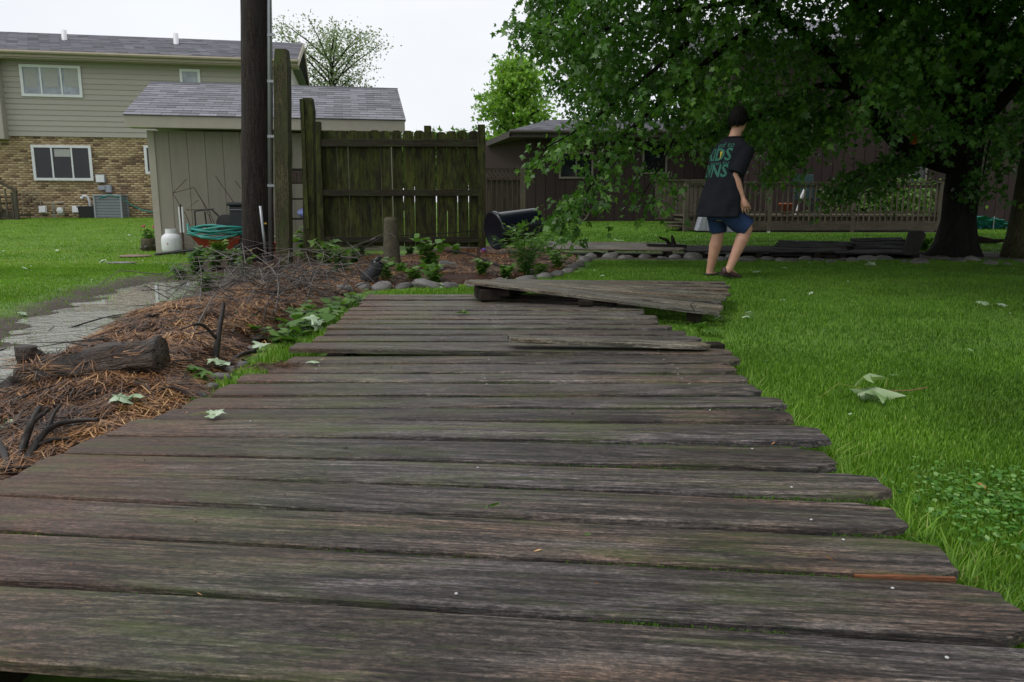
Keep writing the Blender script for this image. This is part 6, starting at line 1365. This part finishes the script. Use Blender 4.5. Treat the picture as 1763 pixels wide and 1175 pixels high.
# hair: a cap over the back and top of the skull
mb = MB(); seg, rg = 26, 16; n0 = 0
for i in range(rg+1):
    ph = math.pi/2-(math.pi*.74)*i/rg
    for k_ in range(seg):
        th = 2*math.pi*k_/seg; v = Vector((math.cos(ph)*math.cos(th), math.cos(ph)*math.sin(th), math.sin(ph)))
        front = max(0, v.x); cut = -.62+1.0*front**.8
        z = v.z; 
        if z < cut: s_ = .83
        else: s_ = 1.09+.05*noise.noise(v*5)+.03*noise.noise(v*14)
        mb.v.append(tuple(hc+HM @ Vector((v.x*.1*s_-.006, v.y*.08*s_, v.z*.108*s_+.002))))
for i in range(rg):
    for k_ in range(seg): k2_ = (k_+1) % seg; mb.f.append((i*seg+k_, (i+1)*seg+k_, (i+1)*seg+k2_, i*seg+k2_))
mb.build('hair', HAIR, pr, smooth=True)
g = np.random.default_rng(97); n = 2600; u_ = g.normal(0, 1, (n, 3)); u_ /= np.linalg.norm(u_, axis=1, keepdims=True)
u_ = u_[(u_[:, 2] > -.62+1.05*np.maximum(0, u_[:, 0])**.8)]; n = len(u_); HMn = np.array(HM)
loc_ = u_*np.array([.104, .083, .11])+np.array([-.006, 0, .002]); P = loc_@HMn.T+np.array(hc); dn = np.stack([-.4-u_[:, 0]*.2, u_[:, 1]*.4, -.9+0*u_[:, 2]], 1)+g.normal(0, .3, (n, 3)); dn = dn-u_*(dn*u_).sum(1, keepdims=True)*.85
V, F = leaf_arr(P, dn@HMn.T, u_@HMn.T, g.uniform(.025, .05, n), LANCE*[1.3, 1], .1); o = obj_np('hair_tufts', V, F, HAIR, pr, tint=np.zeros(len(V))); o['kind'] = 'stuff'
EYE = plain('eye_dark', (.01, .008, .008), .2)
for s in (-1, 1): MB().ball(hc+HM @ Vector((.082, s*.03, .004)), .009, 8, 6).build('eye', EYE, pr, smooth=True); MB().tube([hc+HM @ Vector((.089, s*.015, .024)), hc+HM @ Vector((.084, s*.045, .024))], .004, 5).build('eyebrow', HAIR, pr)
# T-shirt loft
prof = []  # (centre, half depth a, half width b)
def ring(c, a, b): prof.append((Vector(c), a, b))
ring(PW(1236, 374), .17, .255); ring(PW(1240, 350), .16, .24); ring(PW(1246, 320), .138, .215); ring(PW(1251, 290), .125, .205); ring(PW(1256, 265), .12, .205); ring(PW(1259, 251), .105, .195); ring(PW(1261, 243), .082, .14); ring(PW(1262.5, 238), .066, .085)
def shirt_at(t, ph, k_=1.0):
    t = min(max(t, 0), len(prof)-1.0001); i = int(t); f = t-i; c0, a0, b0 = prof[i]; c1, a1, b1 = prof[i+1]
    c = c0.lerp(c1, f); a = a0+(a1-a0)*f; b = b0+(b1-b0)*f
    fold = 1+(.05*math.sin(ph*5+t*.6)+.03*math.sin(ph*9-t*1.3+1))*max(0, 1-t/3.4)+.02*math.sin(t*3.1+ph*3)+.012*math.sin(t*5.3-ph*4)
    return c+(-fw_*a*math.cos(ph)+rt_*b*math.sin(ph))*fold*k_+Vector((0, 0, 0))
mb = MB(); seg = 48; rg = 40
for i in range(rg+1):
    for k_ in range(seg): mb.v.append(tuple(shirt_at(i/rg*(len(prof)-1), 2*math.pi*k_/seg)))
for i in range(rg):
    for k_ in range(seg): k2_ = (k_+1) % seg; mb.f.append((i*seg+k_, i*seg+k2_, (i+1)*seg+k2_, (i+1)*seg+k_))
mb.f.append(tuple(range(seg-1, -1, -1))); mb.f.append(tuple(rg*seg+k_ for k_ in range(seg)))
for s_, e_ in ((shN, elN), (shF, elF)):
    m_ = s_.lerp(e_, .93); mb.tube([s_+Vector((0, 0, .0))-(s_-chest)*.35, s_+Vector((0, 0, -.01)), s_.lerp(e_, .4), m_], [.078, .074, .076, .082], 20, cap=True)
shirt = mb.build('t_shirt', SHIRT, pr); bake(shirt, [('REMESH', dict(mode='VOXEL', voxel_size=.008)), ('SMOOTH', dict(factor=.5, iterations=4))])
MB().tube([prof[-1][0]+Vector((0, 0, .004))+(-fw_*.066*math.cos(2*math.pi*i/24)+rt_*.078*math.sin(2*math.pi*i/24)) for i in range(25)], .009, 8).build('collar', SHIRT, pr, smooth=True)
# printed back: flat lettering wrapped on the cloth
zs = [p_[0].z for p_ in prof]
from mathutils.bvhtree import BVHTree
bvh = BVHTree.FromPolygons([v.co.copy() for v in shirt.data.vertices], [tuple(p_.vertices) for p_ in shirt.data.polygons])
def lettering(txt, size, z, u0, mt, bold=.0, squash=1.0):
    cu = bpy.data.curves.new('print', 'FONT'); cu.body = txt; cu.size = size; cu.align_x = 'RIGHT'; cu.offset = bold; cu.resolution_u = 2
    ob = bpy.data.objects.new('tmp_print', cu); COL.objects.link(ob); dg = bpy.context.evaluated_depsgraph_get(); dg.update()
    me = bpy.data.meshes.new_from_object(ob.evaluated_get(dg)); bpy.data.objects.remove(ob); 
    import bmesh
    bm = bmesh.new(); bm.from_mesh(me); bmesh.ops.triangulate(bm, faces=bm.faces[:]); bmesh.ops.subdivide_edges(bm, edges=[e for e in bm.edges if e.calc_length() > .02], cuts=1, use_grid_fill=True)
    for v in bm.verts:
        u = v.co.x*squash+u0; zz = z+v.co.y; t = float(np.interp(zz, zs, range(len(zs)))); i = min(int(t), len(prof)-2); f = t-i; b = prof[i][2]*(1-f)+prof[i+1][2]*f
        ph = u/(b*.8); c = prof[i][0].lerp(prof[i+1][0], f); s = shirt_at(t, ph); dr_ = (s-c); dr_.z = 0; dr_.normalize(); org = c+dr_*.6; org.z = zz
        h = bvh.ray_cast(org, -dr_); v.co = (h[0]+dr_*.0025) if h[0] is not None else s+dr_*.003
    bm.to_mesh(me); bm.free(); me.materials.clear(); me.materials.append(mt); o = bpy.data.objects.new('shirt_print', me); COL.objects.link(o); o.parent = pr; return o
zz0 = lambda py: at(1250, py, PYW).z
lettering("ed to", .075, zz0(255), .105, PRINT); lettering("KIDS", .165, zz0(277), .105, PRINT, .004, .82); lettering("green for", .055, zz0(285), .105, PRINT); lettering("LAWNS", .165, zz0(305), .1, PRINT, .004, .8)
ph_ = -.12; mb = MB(); 
for z_, u_ in ((262, -.0), (276, .0)): pass
c0 = [shirt_at(float(np.interp(zz0(y_), zs, range(len(zs)))), u_, 1.03)  for y_, u_ in ((262, -.05), (262, .1), (276, .02))]
MB().poly(c0).build('shirt_print', PRINTY, pr)
# shorts
mb = MB(); hN = PW(1284, 391, -.12); hF = PW(1237, 401, .08)
mb.tube([hipc+Vector((0, 0, .14)), hipc+Vector((0, 0, -.04))], [.15, .165], 20)
mb.tube([nearhip+Vector((-.01, 0, .03)), nearhip.lerp(hN, .5), hN, hN+(hN-nearhip).normalized()*.03], [.11, .105, .098, .1], 20)
mb.tube([farhip+Vector((0, 0, .03)), farhip.lerp(hF, .5), hF], [.108, .092, .082], 20)
sh_ = mb.build('shorts', DENIM, pr); bake(sh_, [('REMESH', dict(mode='VOXEL', voxel_size=.009)), ('SMOOTH', dict(factor=.5, iterations=3))])
# shoe on the near foot
dxy = (toeN-heelN).normalized(); sdv = Vector((-dxy.y, dxy.x, 0)).normalized(); upv = sdv.cross(dxy)*-1; upv = dxy.cross(sdv) if dxy.cross(sdv).z > 0 else sdv.cross(dxy)
mb = MB(); Ls = 11; seg = 16; Lf = .27
for i in range(Ls+1):
    s_ = i/Ls; wv = .05*math.sin(math.pi*min(1, max(.08, s_*.86+.12)))**.55*(1.05 if s_ > .55 else .9); hv = (.085 if s_ < .3 else .085-.045*s_) ; 
    for k_ in range(seg):
        a = 2*math.pi*k_/seg; zv = math.sin(a)*hv*.5+hv*.25
        mb.v.append(tuple(heelN+dxy*(s_*Lf-.035)+sdv*(math.cos(a)*wv)+upv*(zv-.012)))
for i in range(Ls):
    for k_ in range(seg): k2_ = (k_+1) % seg; mb.f.append((i*seg+k_, (i+1)*seg+k_, (i+1)*seg+k2_, i*seg+k2_))
mb.f.append(tuple(range(seg))); mb.f.append(tuple(Ls*seg+k_ for k_ in range(seg-1, -1, -1))); so_ = mb.build('shoe', LEATHER, pr, smooth=True)
mb = MB()
for i in range(9):
    s_ = i/8; wv = .05*math.sin(math.pi*min(1, max(.1, s_*.86+.12)))**.5
    for k_, zz_ in ((-1, -.032), (1, -.032), (1, -.018), (-1, -.018)): mb.v.append(tuple(heelN+dxy*(s_*Lf-.037)+sdv*(k_*wv)+upv*zz_))
for i in range(8):
    for k_ in range(4): k2_ = (k_+1) % 4; mb.f.append((i*4+k_, (i+1)*4+k_, (i+1)*4+k2_, i*4+k2_))
mb.f.append((0, 1, 2, 3)); mb.f.append((35, 34, 33, 32)); mb.build('sole', RUBBER, so_)
c0 = ankF.lerp(toeF, .6); dd = (toeF-ankF); dd.z = 0; dd.normalize(); MB().box((ankF.x+dd.x*.07, ankF.y+dd.y*.07, .018), (.25, .085, .02), Matrix.Rotation(math.atan2(dd.y, dd.x), 3, 'Z')).build('sandal', RUBBER, pr, bevel=.008)
print('tris approx', sum(len(o.data.polygons)*2 for o in scene.objects if o.type == 'MESH'), 'objects', len(scene.objects))

for o_ in scene.objects:
    if 'label' in o_ and len(o_['label'].split()) > 16: print('LONG', o_.name, o_['label'])
